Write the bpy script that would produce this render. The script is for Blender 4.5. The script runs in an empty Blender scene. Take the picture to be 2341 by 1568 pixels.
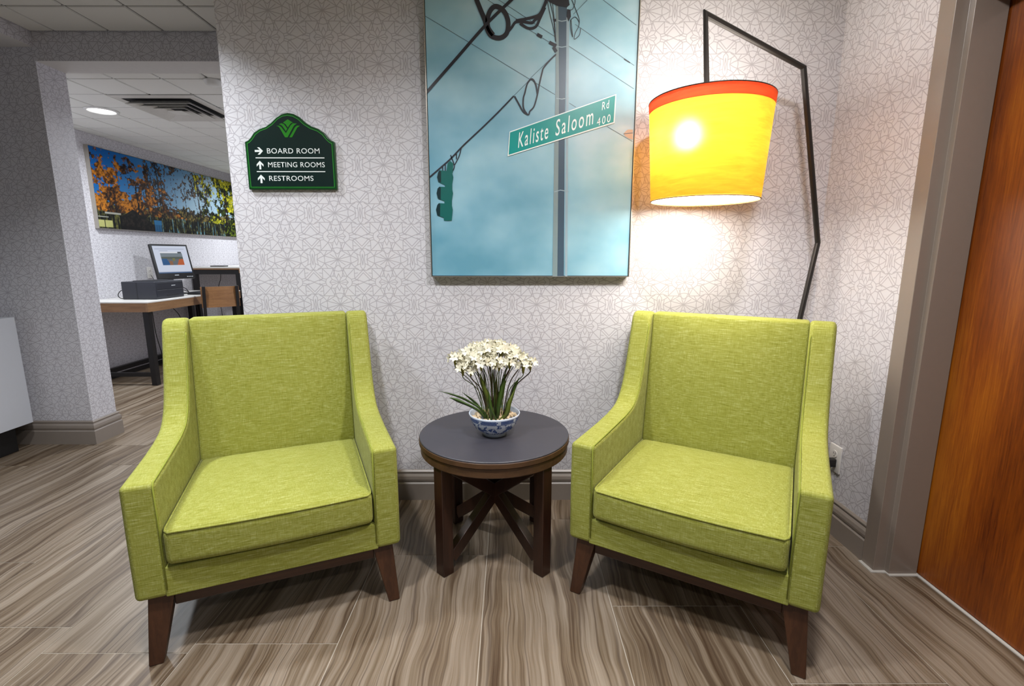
import bpy, bmesh, math, random
import numpy as np
from mathutils import Vector, Matrix, Euler

R = math.radians
scene = bpy.context.scene
COL = scene.collection

# ------------------------------------------------------------------ camera
cam_data = bpy.data.cameras.new('camera')
cam_data.sensor_fit = 'HORIZONTAL'
cam_data.sensor_width = 36.0
cam_data.lens = 36.0 * 1110.0 / 2341.0
cam_data.clip_start = 0.02
cam = bpy.data.objects.new('camera', cam_data)
COL.objects.link(cam)
cam.location = (0.0, 0.0, 1.2)
cam.rotation_euler = (Euler((R(90 - 10.203), 0, R(-0.157)), 'XYZ').to_matrix() @ Matrix.Rotation(R(0.036), 3, 'Z')).to_euler()
scene.camera = cam

# ------------------------------------------------------------------ world, exposure
world = bpy.data.worlds.new('world')
scene.world = world
world.use_nodes = True
world.node_tree.nodes['Background'].inputs[0].default_value = (0.74, 0.86, 1.0, 1)
world.node_tree.nodes['Background'].inputs[1].default_value = 0.17
scene.view_settings.view_transform = 'Standard'
scene.view_settings.look = 'None'
scene.view_settings.gamma = 1.0
scene.view_settings.use_curve_mapping = False
scene.view_settings.exposure = -0.27

# recessed ceiling lights: (x, y, ceiling z, watts, colour, beam spread in degrees)
CEILING_LIGHTS = [
    (-1.65, 1.75, 2.435, 23, (0.92, 0.96, 1.0), 124),
    (-0.75, 0.90, 2.435, 30, (0.97, 0.98, 1.0), 145),
    (0.55, 0.85, 2.435, 40, (0.99, 0.98, 1.0), 168),
    (-0.2, -1.3, 2.435, 20, (0.97, 0.98, 1.0), 140),
    (-3.21, 4.08, 2.32, 34, (0.90, 0.95, 1.0), 165),
    (-1.80, 4.55, 2.32, 44, (0.90, 0.95, 1.0), 165),  # extra light added out of sight to brighten study and passage
    (-3.05, 6.90, 2.32, 40, (0.90, 0.95, 1.0), 165),  # another unseen light, added to brighten the far part of the study
]
LAMP_GLOW = 380      # radiance of the frosted bulb
DIFFUSER_DOWN, DIFFUSER_UP = 26.0, 14.0   # glow of the acrylic discs closing the shade

# ------------------------------------------------------------------ helpers
def lin(c):
    return tuple((v / 255 / 12.92) if v / 255 <= 0.04045 else ((v / 255 + 0.055) / 1.055) ** 2.4 for v in c)

def rgba(c):
    l = lin(c)
    return (l[0], l[1], l[2], 1.0)

class NT:
    """small node-tree writer"""
    def __init__(s, name):
        s.m = bpy.data.materials.new(name)
        s.m.use_nodes = True
        s.t = s.m.node_tree
        s.b = s.t.nodes['Principled BSDF']
        s.out = s.t.nodes['Material Output']
    def n(s, typ, ins=None, **kw):
        nd = s.t.nodes.new(typ)
        for k, v in kw.items():
            setattr(nd, k, v)
        for k, v in (ins or {}).items():
            s.put(nd.inputs[k], v)
        return nd
    def put(s, sock, v):
        if isinstance(v, bpy.types.NodeSocket):
            s.t.links.new(v, sock)
        elif isinstance(v, bpy.types.Node):
            s.t.links.new(v.outputs[0], sock)
        else:
            sock.default_value = v
    def math(s, op, a, b=0.0, c=0.0, clamp=False):
        nd = s.n('ShaderNodeMath', {0: a, 1: b, 2: c}, operation=op)
        nd.use_clamp = clamp
        return nd.outputs[0]
    def vmath(s, op, a, b=(0, 0, 0), out=0, scale=None):
        nd = s.n('ShaderNodeVectorMath', {0: a, 1: b}, operation=op)
        if scale is not None:
            s.put(nd.inputs['Scale'], scale)
        return nd.outputs[out]
    def mix(s, fac, a, b):
        nd = s.n('ShaderNodeMix', data_type='RGBA')
        s.put(nd.inputs[0], fac)
        s.put(nd.inputs[6], a)
        s.put(nd.inputs[7], b)
        return nd.outputs[2]
    def ramp(s, fac, stops):
        nd = s.n('ShaderNodeValToRGB', {0: fac})
        el = nd.color_ramp.elements
        while len(el) < len(stops):
            el.new(0.5)
        for e, (p, c) in zip(el, stops):
            e.position = p
            e.color = c
        return nd.outputs[0]
    def noise(s, vec, scale, detail=3.0, rough=0.55, dist=0.0):
        return s.n('ShaderNodeTexNoise', {'Vector': vec, 'Scale': scale, 'Detail': detail, 'Roughness': rough, 'Distortion': dist}).outputs[0]
    def mapped(s, vec, scale=(1, 1, 1), loc=(0, 0, 0), rot=(0, 0, 0)):
        return s.n('ShaderNodeMapping', {'Vector': vec, 'Location': loc, 'Rotation': rot, 'Scale': scale}).outputs[0]
    def obj(s):
        return s.n('ShaderNodeTexCoord').outputs['Object']
    def bump(s, h, strength=0.2, dist=0.002):
        nd = s.n('ShaderNodeBump', {'Strength': strength, 'Distance': dist, 'Height': h})
        s.put(s.b.inputs['Normal'], nd)
    def set(s, **kw):
        for k, v in kw.items():
            s.put(s.b.inputs[k.replace('_', ' ')], v)
        return s.m

M = {}
def plain(name, c, rough=0.5, metal=0.0, var=0.06, scale=40.0, spec=0.5):
    """plain paint or plastic with a touch of mottling"""
    t = NT(name)
    n = t.noise(t.obj(), scale)
    l = lin(c)
    a = tuple(v * (1 - var) for v in l) + (1,)
    b = tuple(min(1, v * (1 + var)) for v in l) + (1,)
    t.set(Base_Color=t.mix(n, a, b), Roughness=rough, Metallic=metal)
    t.b.inputs['Specular IOR Level'].default_value = spec
    M[name] = t.m
    return t.m

# ------------------------------------------------------------------ mesh building
def link(name, me, mat, parent=None, smooth=False):
    o = bpy.data.objects.new(name, me)
    COL.objects.link(o)
    if mat is not None and len(me.materials) == 0:
        for m in (mat if isinstance(mat, (list, tuple)) else [mat]):
            me.materials.append(M[m] if isinstance(m, str) else m)
    if smooth:
        for p in me.polygons:
            p.use_smooth = True
    if parent is not None:
        o.parent = parent
    return o

def obj(name, bm, mat, parent=None, smooth=False, bevel=None, seg=2, recalc=True):
    if recalc:
        bmesh.ops.recalc_face_normals(bm, faces=bm.faces)
    me = bpy.data.meshes.new(name)
    bm.to_mesh(me)
    bm.free()
    o = link(name, me, mat, parent, smooth)
    if bevel:
        md = o.modifiers.new('bevel', 'BEVEL')
        md.width = bevel
        md.segments = seg
        md.limit_method = 'ANGLE'
        md.angle_limit = R(35)
        wn = o.modifiers.new('wn', 'WEIGHTED_NORMAL')
        wn.keep_sharp = True
        for p in o.data.polygons:
            p.use_smooth = True
    return o

def tag(o, label, cat=None, group=None, kind=None):
    o['label'] = label
    if cat:
        o['category'] = cat
    if group:
        o['group'] = group
    if kind:
        o['kind'] = kind
    return o

def thing(name, label, cat, loc=(0, 0, 0), rz=0.0, group=None):
    o = bpy.data.objects.new(name, None)
    o.empty_display_size = 0.05
    COL.objects.link(o)
    o.location = loc
    o.rotation_euler = (0, 0, rz)
    return tag(o, label, cat, group)

def dup(root, loc, rz, label, group=None):
    def cp(o, par):
        c = o.copy()
        COL.objects.link(c)
        c.parent = par
        for ch in o.children:
            cp(ch, c)
        return c
    r = cp(root, None)
    r.location = loc
    r.rotation_euler = (0, 0, rz)
    r['label'] = label
    if group:
        r['group'] = group
    return r

def BM():
    return bmesh.new()

def box(bm, x0, x1, y0, y1, z0, z1, mi=0):
    v = [bm.verts.new((x, y, z)) for x in (x0, x1) for y in (y0, y1) for z in (z0, z1)]
    for idx in ((0, 1, 3, 2), (4, 6, 7, 5), (0, 4, 5, 1), (2, 3, 7, 6), (0, 2, 6, 4), (1, 5, 7, 3)):
        f = bm.faces.new([v[i] for i in idx])
        f.material_index = mi
    return v

def hexa(bm, bottom, top):
    """eight-cornered solid from two rings of four points"""
    b = [bm.verts.new(p) for p in bottom]
    t = [bm.verts.new(p) for p in top]
    bm.faces.new(b[::-1])
    bm.faces.new(t)
    for i in range(4):
        j = (i + 1) % 4
        bm.faces.new((b[i], b[j], t[j], t[i]))

def prism(bm, pts, axis, a, b):
    """extrude a polygon; axis 'x': pts are (y,z); 'y': (x,z); 'z': (x,y)"""
    def mk(p, t):
        if axis == 'x':
            return (t, p[0], p[1])
        if axis == 'y':
            return (p[0], t, p[1])
        return (p[0], p[1], t)
    va = [bm.verts.new(mk(p, a)) for p in pts]
    vb = [bm.verts.new(mk(p, b)) for p in pts]
    bm.faces.new(va)
    bm.faces.new(vb[::-1])
    n = len(pts)
    for i in range(n):
        j = (i + 1) % n
        bm.faces.new((va[i], vb[i], vb[j], va[j]))

def frames(pts):
    pts = [Vector(p) for p in pts]
    out = []
    up = None
    for i, p in enumerate(pts):
        d = (pts[min(i + 1, len(pts) - 1)] - pts[max(i - 1, 0)])
        d.normalize()
        if up is None:
            up = Vector((0, 0, 1)) if abs(d.z) < 0.9 else Vector((0, 1, 0))
        s = d.cross(up)
        if s.length < 1e-6:
            s = d.orthogonal()
        s.normalize()
        up = s.cross(d).normalized()
        out.append((p, s, up))
    return out

def tube(bm, pts, r, n=8, closed=False, sq=False):
    """sweep a round (or square) section along a path, r a number or a list"""
    pts = [Vector(p) for p in pts]
    fr = frames(pts)
    m = len(pts)
    rings = []
    for i, (p, s, u) in enumerate(fr):
        if closed:
            d = (pts[(i + 1) % m] - pts[i - 1]).normalized()
            uu = Vector((0, 0, 1)) if abs(d.z) < 0.95 else Vector((0, 1, 0))
            s = d.cross(uu).normalized()
            u = s.cross(d)
        else:
            # mitre correction
            if 0 < i < m - 1:
                a = (pts[i] - pts[i - 1]).normalized()
                b = (pts[i + 1] - pts[i]).normalized()
                k = 1.0 / max(0.5, math.cos(a.angle(b) / 2)) if a.length and b.length else 1.0
            else:
                k = 1.0
            if k > 1.001:
                bis = (b - a)
                if bis.length > 1e-6:
                    bis.normalize()
                    cs, cu = s.dot(bis), u.dot(bis)
                    rr = r[i] if isinstance(r, (list, tuple)) else r
                    ring = []
                    for q in range(n):
                        an = 2 * math.pi * (q + (0.5 if sq else 0)) / n
                        o = s * math.cos(an) + u * math.sin(an)
                        o = o * rr * (1.41421 if sq else 1)
                        o = o + bis * (o.dot(bis)) * (k - 1)
                        ring.append(bm.verts.new(p + o))
                    rings.append(ring)
                    continue
        rr = r[i] if isinstance(r, (list, tuple)) else r
        ring = []
        for q in range(n):
            an = 2 * math.pi * (q + (0.5 if sq else 0)) / n
            o = (s * math.cos(an) + u * math.sin(an)) * rr * (1.41421 if sq else 1)
            ring.append(bm.verts.new(p + o))
        rings.append(ring)
    k = m if closed else m - 1
    for i in range(k):
        a, b = rings[i], rings[(i + 1) % m]
        for q in range(n):
            w = (q + 1) % n
            bm.faces.new((a[q], a[w], b[w], b[q]))
    if not closed:
        bm.faces.new(rings[0][::-1])
        bm.faces.new(rings[-1])

def lathe(bm, prof, n=48, center=(0, 0, 0), close=False, mi=None):
    """revolve (r,z) profile about z"""
    cx, cy, cz = center
    rings = []
    for r, z in prof:
        if r < 1e-6:
            rings.append([bm.verts.new((cx, cy, cz + z))])
        else:
            rings.append([bm.verts.new((cx + r * math.cos(2 * math.pi * i / n), cy + r * math.sin(2 * math.pi * i / n), cz + z)) for i in range(n)])
    m = len(rings)
    for k in range(m if close else m - 1):
        a, b = rings[k], rings[(k + 1) % m]
        for i in range(n):
            j = (i + 1) % n
            if len(a) == 1 and len(b) == 1:
                continue
            if len(a) == 1:
                f = bm.faces.new((a[0], b[i], b[j]))
            elif len(b) == 1:
                f = bm.faces.new((a[i], b[0], a[j]))
            else:
                f = bm.faces.new((a[i], b[i], b[j], a[j]))
            if mi:
                f.material_index = mi[k]

def smooth_path(pts, n=6):
    """Catmull-Rom through the points"""
    P = [Vector(p) if len(p) == 3 else Vector((p[0], p[1], 0)) for p in pts]
    out = []
    for i in range(len(P) - 1):
        p0, p1, p2, p3 = P[max(i - 1, 0)], P[i], P[i + 1], P[min(i + 2, len(P) - 1)]
        for k in range(n):
            t = k / n
            out.append(0.5 * ((2 * p1) + (p2 - p0) * t + (2 * p0 - 5 * p1 + 4 * p2 - p3) * t * t + (3 * p1 - p0 - 3 * p2 + p3) * t ** 3))
    out.append(P[-1])
    return out

def rounded(bm, hx, hy, hz, r, center=(0, 0, 0), cuts=6, rs=4, shape=None):
    """soft box: rounded edges on a subdivided shell, optional shape(x,y,z)->(x,y,z)"""
    def ax(h):
        c = [-h + r * (1 - math.cos(math.pi / 2 * k / rs)) for k in range(rs)]
        mid = [(-h + r) + (2 * h - 2 * r) * k / cuts for k in range(cuts + 1)]
        return c + mid + [-v for v in reversed(c)]
    AX = [ax(hx), ax(hy), ax(hz)]
    H = (hx, hy, hz)
    cache = {}
    def vert(p):
        key = tuple(round(v, 6) for v in p)
        if key in cache:
            return cache[key]
        inner = [max(-(h - r), min(h - r, v)) for v, h in zip(p, H)]
        d = Vector([a - b for a, b in zip(p, inner)])
        if d.length > 1e-9:
            d = d.normalized() * r
        q = Vector(inner) + d
        if shape:
            q = Vector(shape(*q))
        v = bm.verts.new((q[0] + center[0], q[1] + center[1], q[2] + center[2]))
        cache[key] = v
        return v
    for a in range(3):
        b, c = (a + 1) % 3, (a + 2) % 3
        for s in (-1, 1):
            for i in range(len(AX[b]) - 1):
                for j in range(len(AX[c]) - 1):
                    q = []
                    for (di, dj) in ((0, 0), (1, 0), (1, 1), (0, 1)):
                        p = [0, 0, 0]
                        p[a] = s * H[a]
                        p[b] = AX[b][i + di]
                        p[c] = AX[c][j + dj]
                        q.append(vert(p))
                    if s < 0:
                        q.reverse()
                    if len(set(q)) == 4:
                        bm.faces.new(q)

def flat(bm, pts, y, th=0.0004):
    """a flat print shape in the x-z plane, a hair thick, facing -y"""
    prism(bm, pts, 'y', y, y + th)

def ribbon(bm, pts, w, y):
    """a flat printed line of width w through (x,z) points"""
    P = [Vector((p[0], p[1])) for p in pts]
    L, Rr = [], []
    for i, p in enumerate(P):
        d = (P[min(i + 1, len(P) - 1)] - P[max(i - 1, 0)])
        if d.length < 1e-9:
            d = Vector((1, 0))
        d.normalize()
        nrm = Vector((-d.y, d.x)) * (w[i] if isinstance(w, (list, tuple)) else w) / 2
        L.append(p + nrm)
        Rr.append(p - nrm)
    va = [bm.verts.new((p.x, y, p.y)) for p in L]
    vb = [bm.verts.new((p.x, y, p.y)) for p in Rr]
    for i in range(len(P) - 1):
        bm.faces.new((va[i], va[i + 1], vb[i + 1], vb[i]))

def text_mesh(body, fn, bold=0.0, spacing=1.0):
    """lettering as a flat mesh; fn maps the (0..1, 0..1) box of the caps onto 3-D points"""
    cu = bpy.data.curves.new('lettering', 'FONT')
    cu.body = body
    cu.size = 1.0
    cu.offset = bold
    cu.space_character = spacing
    cu.resolution_u = 4
    o = bpy.data.objects.new('lettering', cu)
    COL.objects.link(o)
    dg = bpy.context.evaluated_depsgraph_get()
    me = bpy.data.meshes.new_from_object(o.evaluated_get(dg))
    bpy.data.objects.remove(o)
    xs = [v.co.x for v in me.vertices]
    ys = [v.co.y for v in me.vertices]
    x0, x1, y0, y1 = min(xs), max(xs), min(ys), max(ys)
    for v in me.vertices:
        v.co = fn((v.co.x - x0) / (x1 - x0), (v.co.y - y0) / (y1 - y0))
    return me

# ------------------------------------------------------------------ materials of the setting
def wallpaper():
    """pale paper printed with a mirrored net of fine grey lines (stars and rosettes)"""
    t = NT('wallpaper')
    geo = t.n('ShaderNodeNewGeometry')
    pos = t.n('ShaderNodeSeparateXYZ', {0: geo.outputs['Position']})
    nrm = t.n('ShaderNodeSeparateXYZ', {0: geo.outputs['Normal']})
    side = t.math('GREATER_THAN', t.math('ABSOLUTE', nrm.outputs[0]), 0.7)
    u = t.n('ShaderNodeMix', {0: side, 2: pos.outputs[0], 3: pos.outputs[1]}).outputs[0]
    WW, HH = 0.1145, 0.1035          # half repeat
    uu = t.math('PINGPONG', t.math('MULTIPLY_ADD', u, 440 / WW, 30 * 440 + 415.0), 440.0)
    vv = t.math('PINGPONG', t.math('MULTIPLY_ADD', pos.outputs[2], 395 / HH, 230.0), 395.0)
    P = t.n('ShaderNodeCombineXYZ', {0: uu, 1: vv}).outputs[0]
    lines = [
        [(0, 0), (100, 285)], [(0, 0), (235, 62)], [(0, 0), (130, 92)], [(235, 62), (78, 155)], [(235, 62), (182, 155)],
        [(0, 95), (78, 155)], [(78, 155), (300, 155)], [(300, 155), (385, 190), (440, 175)],
        [(228, 0), (235, 62), (290, 130), (360, 168)],
        [(408, 0), (400, 120), (440, 178)], [(425, 0), (440, 95)],
        [(300, 38), (365, 0)], [(300, 38), (235, 62)], [(365, 0), (345, 95), (290, 130)], [(345, 95), (403, 70)],
        [(282, 158), (284, 332)], [(282, 158), (150, 290)], [(88, 165), (150, 290)],
        [(0, 205), (62, 192), (100, 170)],
        [(62, 290), (150, 290), (222, 342), (236, 395)], [(62, 290), (90, 170)],
        [(0, 245), (38, 325), (0, 395)], [(38, 325), (70, 288)], [(0, 395), (118, 345)], [(118, 345), (150, 290)],
        [(60, 395), (165, 395)], [(165, 395), (118, 345)],
        [(440, 178), (284, 332)], [(440, 228), (318, 356)],
        [(222, 342), (284, 332), (440, 392)], [(236, 380), (318, 356), (350, 372)],
        [(88, 165), (62, 290)], [(284, 240), (340, 232)], [(284, 332), (318, 356)],
    ]
    d = None
    for poly in lines:
        for a, b in zip(poly, poly[1:]):
            ax, ay = a
            L = math.hypot(b[0] - ax, b[1] - ay)
            dx, dy = (b[0] - ax) / L, (b[1] - ay) / L
            q = t.vmath('SUBTRACT', P, (ax, ay, 0))
            k = t.vmath('DOT_PRODUCT', q, (dx, dy, 0), out=1)
            k = t.n('ShaderNodeClamp', {0: k, 1: 0.0, 2: L}).outputs[0]
            f = t.vmath('SCALE', (dx, dy, 0), scale=k)
            e = t.vmath('DISTANCE', q, f, out=1)
            d = e if d is None else t.math('MINIMUM', d, e)
    mask = t.n('ShaderNodeMapRange', {0: d, 1: 3.2, 2: 8.8, 3: 1.0, 4: 0.0}).outputs[0]
    n = t.noise(geo.outputs['Position'], 9.0, 4.0)
    base = t.mix(n, rgba((204, 202, 207)), rgba((211, 209, 213)))
    col = t.mix(mask, base, rgba((172, 168, 174)))
    t.set(Base_Color=col, Roughness=t.math('MULTIPLY_ADD', mask, -0.12, 0.55))
    M['wallpaper'] = t.m
wallpaper()

def floor_tile_material():
    """vein-cut stone look: long wavy brown and grey stripes running along each tile"""
    t = NT('veined_tile')
    oi = t.n('ShaderNodeObjectInfo')
    rnd = oi.outputs['Random']
    o = t.obj()
    off = t.n('ShaderNodeCombineXYZ', {0: t.math('MULTIPLY', rnd, 37.0), 1: t.math('MULTIPLY', rnd, 91.0)}).outputs[0]
    p = t.vmath('ADD', o, off)
    warp = t.noise(t.mapped(p, (2.0, 1.6, 1)), 1.6, 2.0)
    px = t.n('ShaderNodeSeparateXYZ', {0: p})
    x = t.math('ADD', px.outputs[0], t.math('MULTIPLY', warp, 0.075))
    v = t.n('ShaderNodeCombineXYZ', {0: x, 1: t.math('MULTIPLY', px.outputs[1], 0.020)}).outputs[0]
    broad = t.noise(v, 12.0, 3.0, 0.55)
    mid = t.noise(v, 38.0, 3.0, 0.6)
    fine = t.noise(v, 170.0, 2.0, 0.6)
    val = t.math('ADD', t.math('MULTIPLY', broad, 0.40), t.math('ADD', t.math('MULTIPLY', mid, 0.40), t.math('MULTIPLY', fine, 0.22)))
    val = t.math('ADD', val, t.math('MULTIPLY', t.math('SUBTRACT', rnd, 0.5), 0.05))
    col = t.ramp(val, [(0.39, rgba((70, 53, 38))), (0.455, rgba((93, 77, 60))), (0.505, rgba((113, 98, 80))), (0.555, rgba((129, 115, 99))), (0.63, rgba((145, 132, 116)))])
    vein = t.noise(v, 16.0, 2.0, 0.4)
    dark = t.n('ShaderNodeMapRange', {0: t.math('ABSOLUTE', t.math('SUBTRACT', vein, 0.47)), 1: 0.0, 2: 0.024, 3: 0.7, 4: 0.0}).outputs[0]
    col = t.mix(dark, col, rgba((66, 50, 37)))
    t.set(Base_Color=col, Roughness=t.math('MULTIPLY_ADD', mid, 0.12, 0.33))
    t.bump(fine, 0.06, 0.001)
    M['veined_tile'] = t.m
floor_tile_material()

plain('grout', (172, 163, 150), 0.9)
plain('ceiling_white', (222, 222, 217), 0.85, var=0.04, scale=200)
plain('grid_grey', (120, 121, 118), 0.6)
plain('paint_white', (208, 206, 204), 0.6)
plain('taupe_paint', (136, 126, 117), 0.35, var=0.03)
plain('frame_paint', (136, 124, 113), 0.24, var=0.03)
plain('caulk', (188, 184, 176), 0.7)
plain('cove_black', (30, 29, 29), 0.5)

def wood(name, dark, light, along='z', rough=0.35, scale=14.0, contrast=(0.3, 0.7), coat=0.0):
    t = NT(name)
    sc = {'x': (1.0, 12.0, 12.0), 'y': (12.0, 1.0, 12.0), 'z': (12.0, 12.0, 1.0)}[along]
    p = t.mapped(t.obj(), sc)
    a = t.noise(p, scale * 0.25, 4.0, 0.6, 0.6)
    b = t.noise(p, scale * 2.2, 3.0, 0.65)
    v = t.math('ADD', t.math('MULTIPLY', a, 0.7), t.math('MULTIPLY', b, 0.3))
    t.set(Base_Color=t.ramp(v, [(contrast[0], rgba(dark)), (contrast[1], rgba(light))]), Roughness=rough)
    t.b.inputs['Coat Weight'].default_value = coat
    t.b.inputs['Coat Roughness'].default_value = 0.2
    t.bump(b, 0.06, 0.001)
    M[name] = t.m

def door_wood():
    """orange-brown stained veneer, cloudy figure with fine upright grain"""
    t = NT('door_wood')
    o = t.obj()
    cloud = t.noise(t.mapped(o, (5.0, 5.0, 0.9)), 1.3, 3.0, 0.5, 0.2)
    grain = t.noise(t.mapped(o, (60, 60, 2.5)), 3.0, 4.0, 0.7)
    v = t.math('ADD', t.math('MULTIPLY', cloud, 0.6), t.math('MULTIPLY', grain, 0.4))
    col = t.ramp(v, [(0.34, rgba((76, 29, 5))), (0.5, rgba((124, 60, 9))), (0.66, rgba((158, 89, 16)))])
    t.set(Base_Color=col, Roughness=0.38)
    t.bump(grain, 0.05, 0.001)
    M['door_wood'] = t.m
door_wood()

# ------------------------------------------------------------------ setting
def struct(name, bm, mat, label, parent=None, **kw):
    o = obj(name, bm, mat, parent, **kw)
    if parent is None:
        tag(o, label, kind='structure')
    return o

D = 2.265          # back wall
XR = 1.42          # right wall
XC = -1.249        # left end of the back wall
YP = 2.994         # face of the left wall and the header
XP = -2.69         # its corner at the passage
XW = -3.93         # study wall
ZC, ZF = 2.435, 2.32

# floor: grout bed with tiles
bm = BM(); box(bm, -5.2, 1.75, -2.2, 8.9, -0.05, -0.0012)
floor = struct('floor', bm, 'grout', 'floor of long veined stone-look tiles with pale joints')
TW, TL, GX = 0.4475, 0.914, -0.096
ends = {-7: 2.648, -6: 2.957, -5: 1.748, -4: 2.32, -3: 1.30, -2: 2.25, -1: 1.793, 0: 2.065, 1: 1.50, 2: 1.188, 3: 1.85}
tile_meshes = {}
for k in range(-11, 4):
    e = ends.get(k, 1.3 + 0.37 * (k % 3))
    x0 = GX + k * TW + 0.0012
    x1 = min(GX + (k + 1) * TW - 0.0012, 1.62)
    n0 = int(math.floor((-2.0 - e) / TL))
    y = e + n0 * TL
    while y < 8.8:
        if x0 < XP - 0.1 and y > 3.2 and x1 < XW - 0.05:
            y += TL; continue
        y0, y1 = y + 0.0012, y + TL - 0.0012
        key = (round(x1 - x0, 4), round(y1 - y0, 4))
        if key not in tile_meshes:
            bm = BM()
            hx, hy = (x1 - x0) / 2, (y1 - y0) / 2
            hexa(bm, [(-hx, -hy, -0.006), (hx, -hy, -0.006), (hx, hy, -0.006), (-hx, hy, -0.006)],
                 [(-hx + .0003, -hy + .0003, 0), (hx - .0003, -hy + .0003, 0), (hx - .0003, hy - .0003, 0), (-hx + .0003, hy - .0003, 0)])
            bmesh.ops.recalc_face_normals(bm, faces=bm.faces)
            me = bpy.data.meshes.new('floor_tile'); bm.to_mesh(me); bm.free()
            me.materials.append(M['veined_tile'])
            tile_meshes[key] = me
        t_ = bpy.data.objects.new('floor_tile', tile_meshes[key]); COL.objects.link(t_)
        t_.parent = floor
        t_.location = ((x0 + x1) / 2, (y0 + y1) / 2, 0)
        y += TL

# walls
bm = BM(); box(bm, XC, 1.80, D, D + 0.16, 0, 2.62)
struct('wall_back', bm, 'wallpaper', 'back wall papered in a pale geometric line pattern')
bm = BM(); box(bm, XC, XC + 0.14, D + 0.16, 8.7, 0, 2.62)
struct('wall_corridor', bm, 'wallpaper', 'papered wall running back beside the passage')
bm = BM(); box(bm, XR, XR + 0.16, 1.745, D, 0, 2.62)
struct('wall_right', bm, 'wallpaper', 'narrow papered wall between the corner and the wooden door')
bm = BM(); box(bm, XR, XR + 0.16, -2.2, 0.70, 0, 2.62); box(bm, XR, XR + 0.16, 0.70, 1.745, 2.09, 2.62)
struct('wall_right_front', bm, 'wallpaper', 'papered wall above and before the wooden door')
bm = BM(); box(bm, -5.2, XP, YP, YP + 0.19, 0, ZC + 0.18)
struct('wall_left', bm, 'wallpaper', 'papered wall ending at the left of the passage')
bm = BM(); box(bm, XP, XC, YP, YP + 0.19, 2.282, ZC + 0.18)
hd = struct('wall_header', bm, ['wallpaper', 'paint_white'], 'papered header above the passage opening')
for p in hd.data.polygons:
    if p.normal.z < -0.5:
        p.material_index = 1
bm = BM(); box(bm, -5.2, XP, -2.2, YP, 2.355, 2.62)
bh = struct('wall_bulkhead', bm, ['wallpaper', 'paint_white'], 'papered bulkhead hanging below the ceiling at far left')
for p in bh.data.polygons:
    if p.normal.z < -0.5:
        p.material_index = 1
bm = BM(); box(bm, XW - 0.12, XW, YP + 0.19, 8.7, 0, 2.62)
struct('wall_study', bm, 'wallpaper', 'papered wall behind the computer desk')
bm = BM(); box(bm, XW - 0.12, XC + 0.14, 8.7, 8.82, 0, 2.62)
struct('wall_far', bm, 'wallpaper', 'end wall of the room beyond the passage')
bm = BM(); box(bm, XW, XW + 0.006, YP + 0.19, 8.7, 0, 0.045)
struct('baseboard_study', bm, 'cove_black', 'low black cove base under the computer desk')

# ceilings: dark grid with proud square tiles
def ceiling(name, label, x0, x1, y0, y1, z, gx, gy, pitch=0.3055):
    bm = BM(); box(bm, x0, x1, y0, y1, z + 0.006, z + 0.05)
    c = struct(name, bm, 'grid_grey', label)
    bm = BM()
    h = pitch / 2 - 0.0055
    hexa(bm, [(-h + .004, -h + .004, 0), (h - .004, -h + .004, 0), (h - .004, h - .004, 0), (-h + .004, h - .004, 0)],
         [(-h, -h, 0.008), (h, -h, 0.008), (h, h, 0.008), (-h, h, 0.008)])
    bmesh.ops.recalc_face_normals(bm, faces=bm.faces)
    me = bpy.data.meshes.new('ceiling_tile'); bm.to_mesh(me); bm.free()
    me.materials.append(M['ceiling_white'])
    i0, i1 = math.floor((x0 - gx) / pitch), math.ceil((x1 - gx) / pitch)
    j0, j1 = math.floor((y0 - gy) / pitch), math.ceil((y1 - gy) / pitch)
    for i in range(i0, i1):
        for j in range(j0, j1):
            xa, xb = gx + i * pitch, gx + (i + 1) * pitch
            ya, yb = gy + j * pitch, gy + (j + 1) * pitch
            cx0, cx1, cy0, cy1 = max(xa, x0), min(xb, x1), max(ya, y0), min(yb, y1)
            if cx1 - cx0 < 0.03 or cy1 - cy0 < 0.03:
                continue
            t_ = bpy.data.objects.new('ceiling_tile', me); COL.objects.link(t_)
            t_.parent = c
            t_.location = ((cx0 + cx1) / 2, (cy0 + cy1) / 2, z)
            t_.scale = ((cx1 - cx0) / pitch, (cy1 - cy0) / pitch, 1)
    return c
ceiling('ceiling', 'lobby ceiling of small white square tiles', XP, XR + 0.3, -2.0, YP, ZC, -2.25, 2.714)
ceiling('ceiling_study', 'white tiled ceiling of the room beyond the passage', XW, XC, YP + 0.19, 8.7, ZF, -2.562, 3.388, 0.308)

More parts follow.
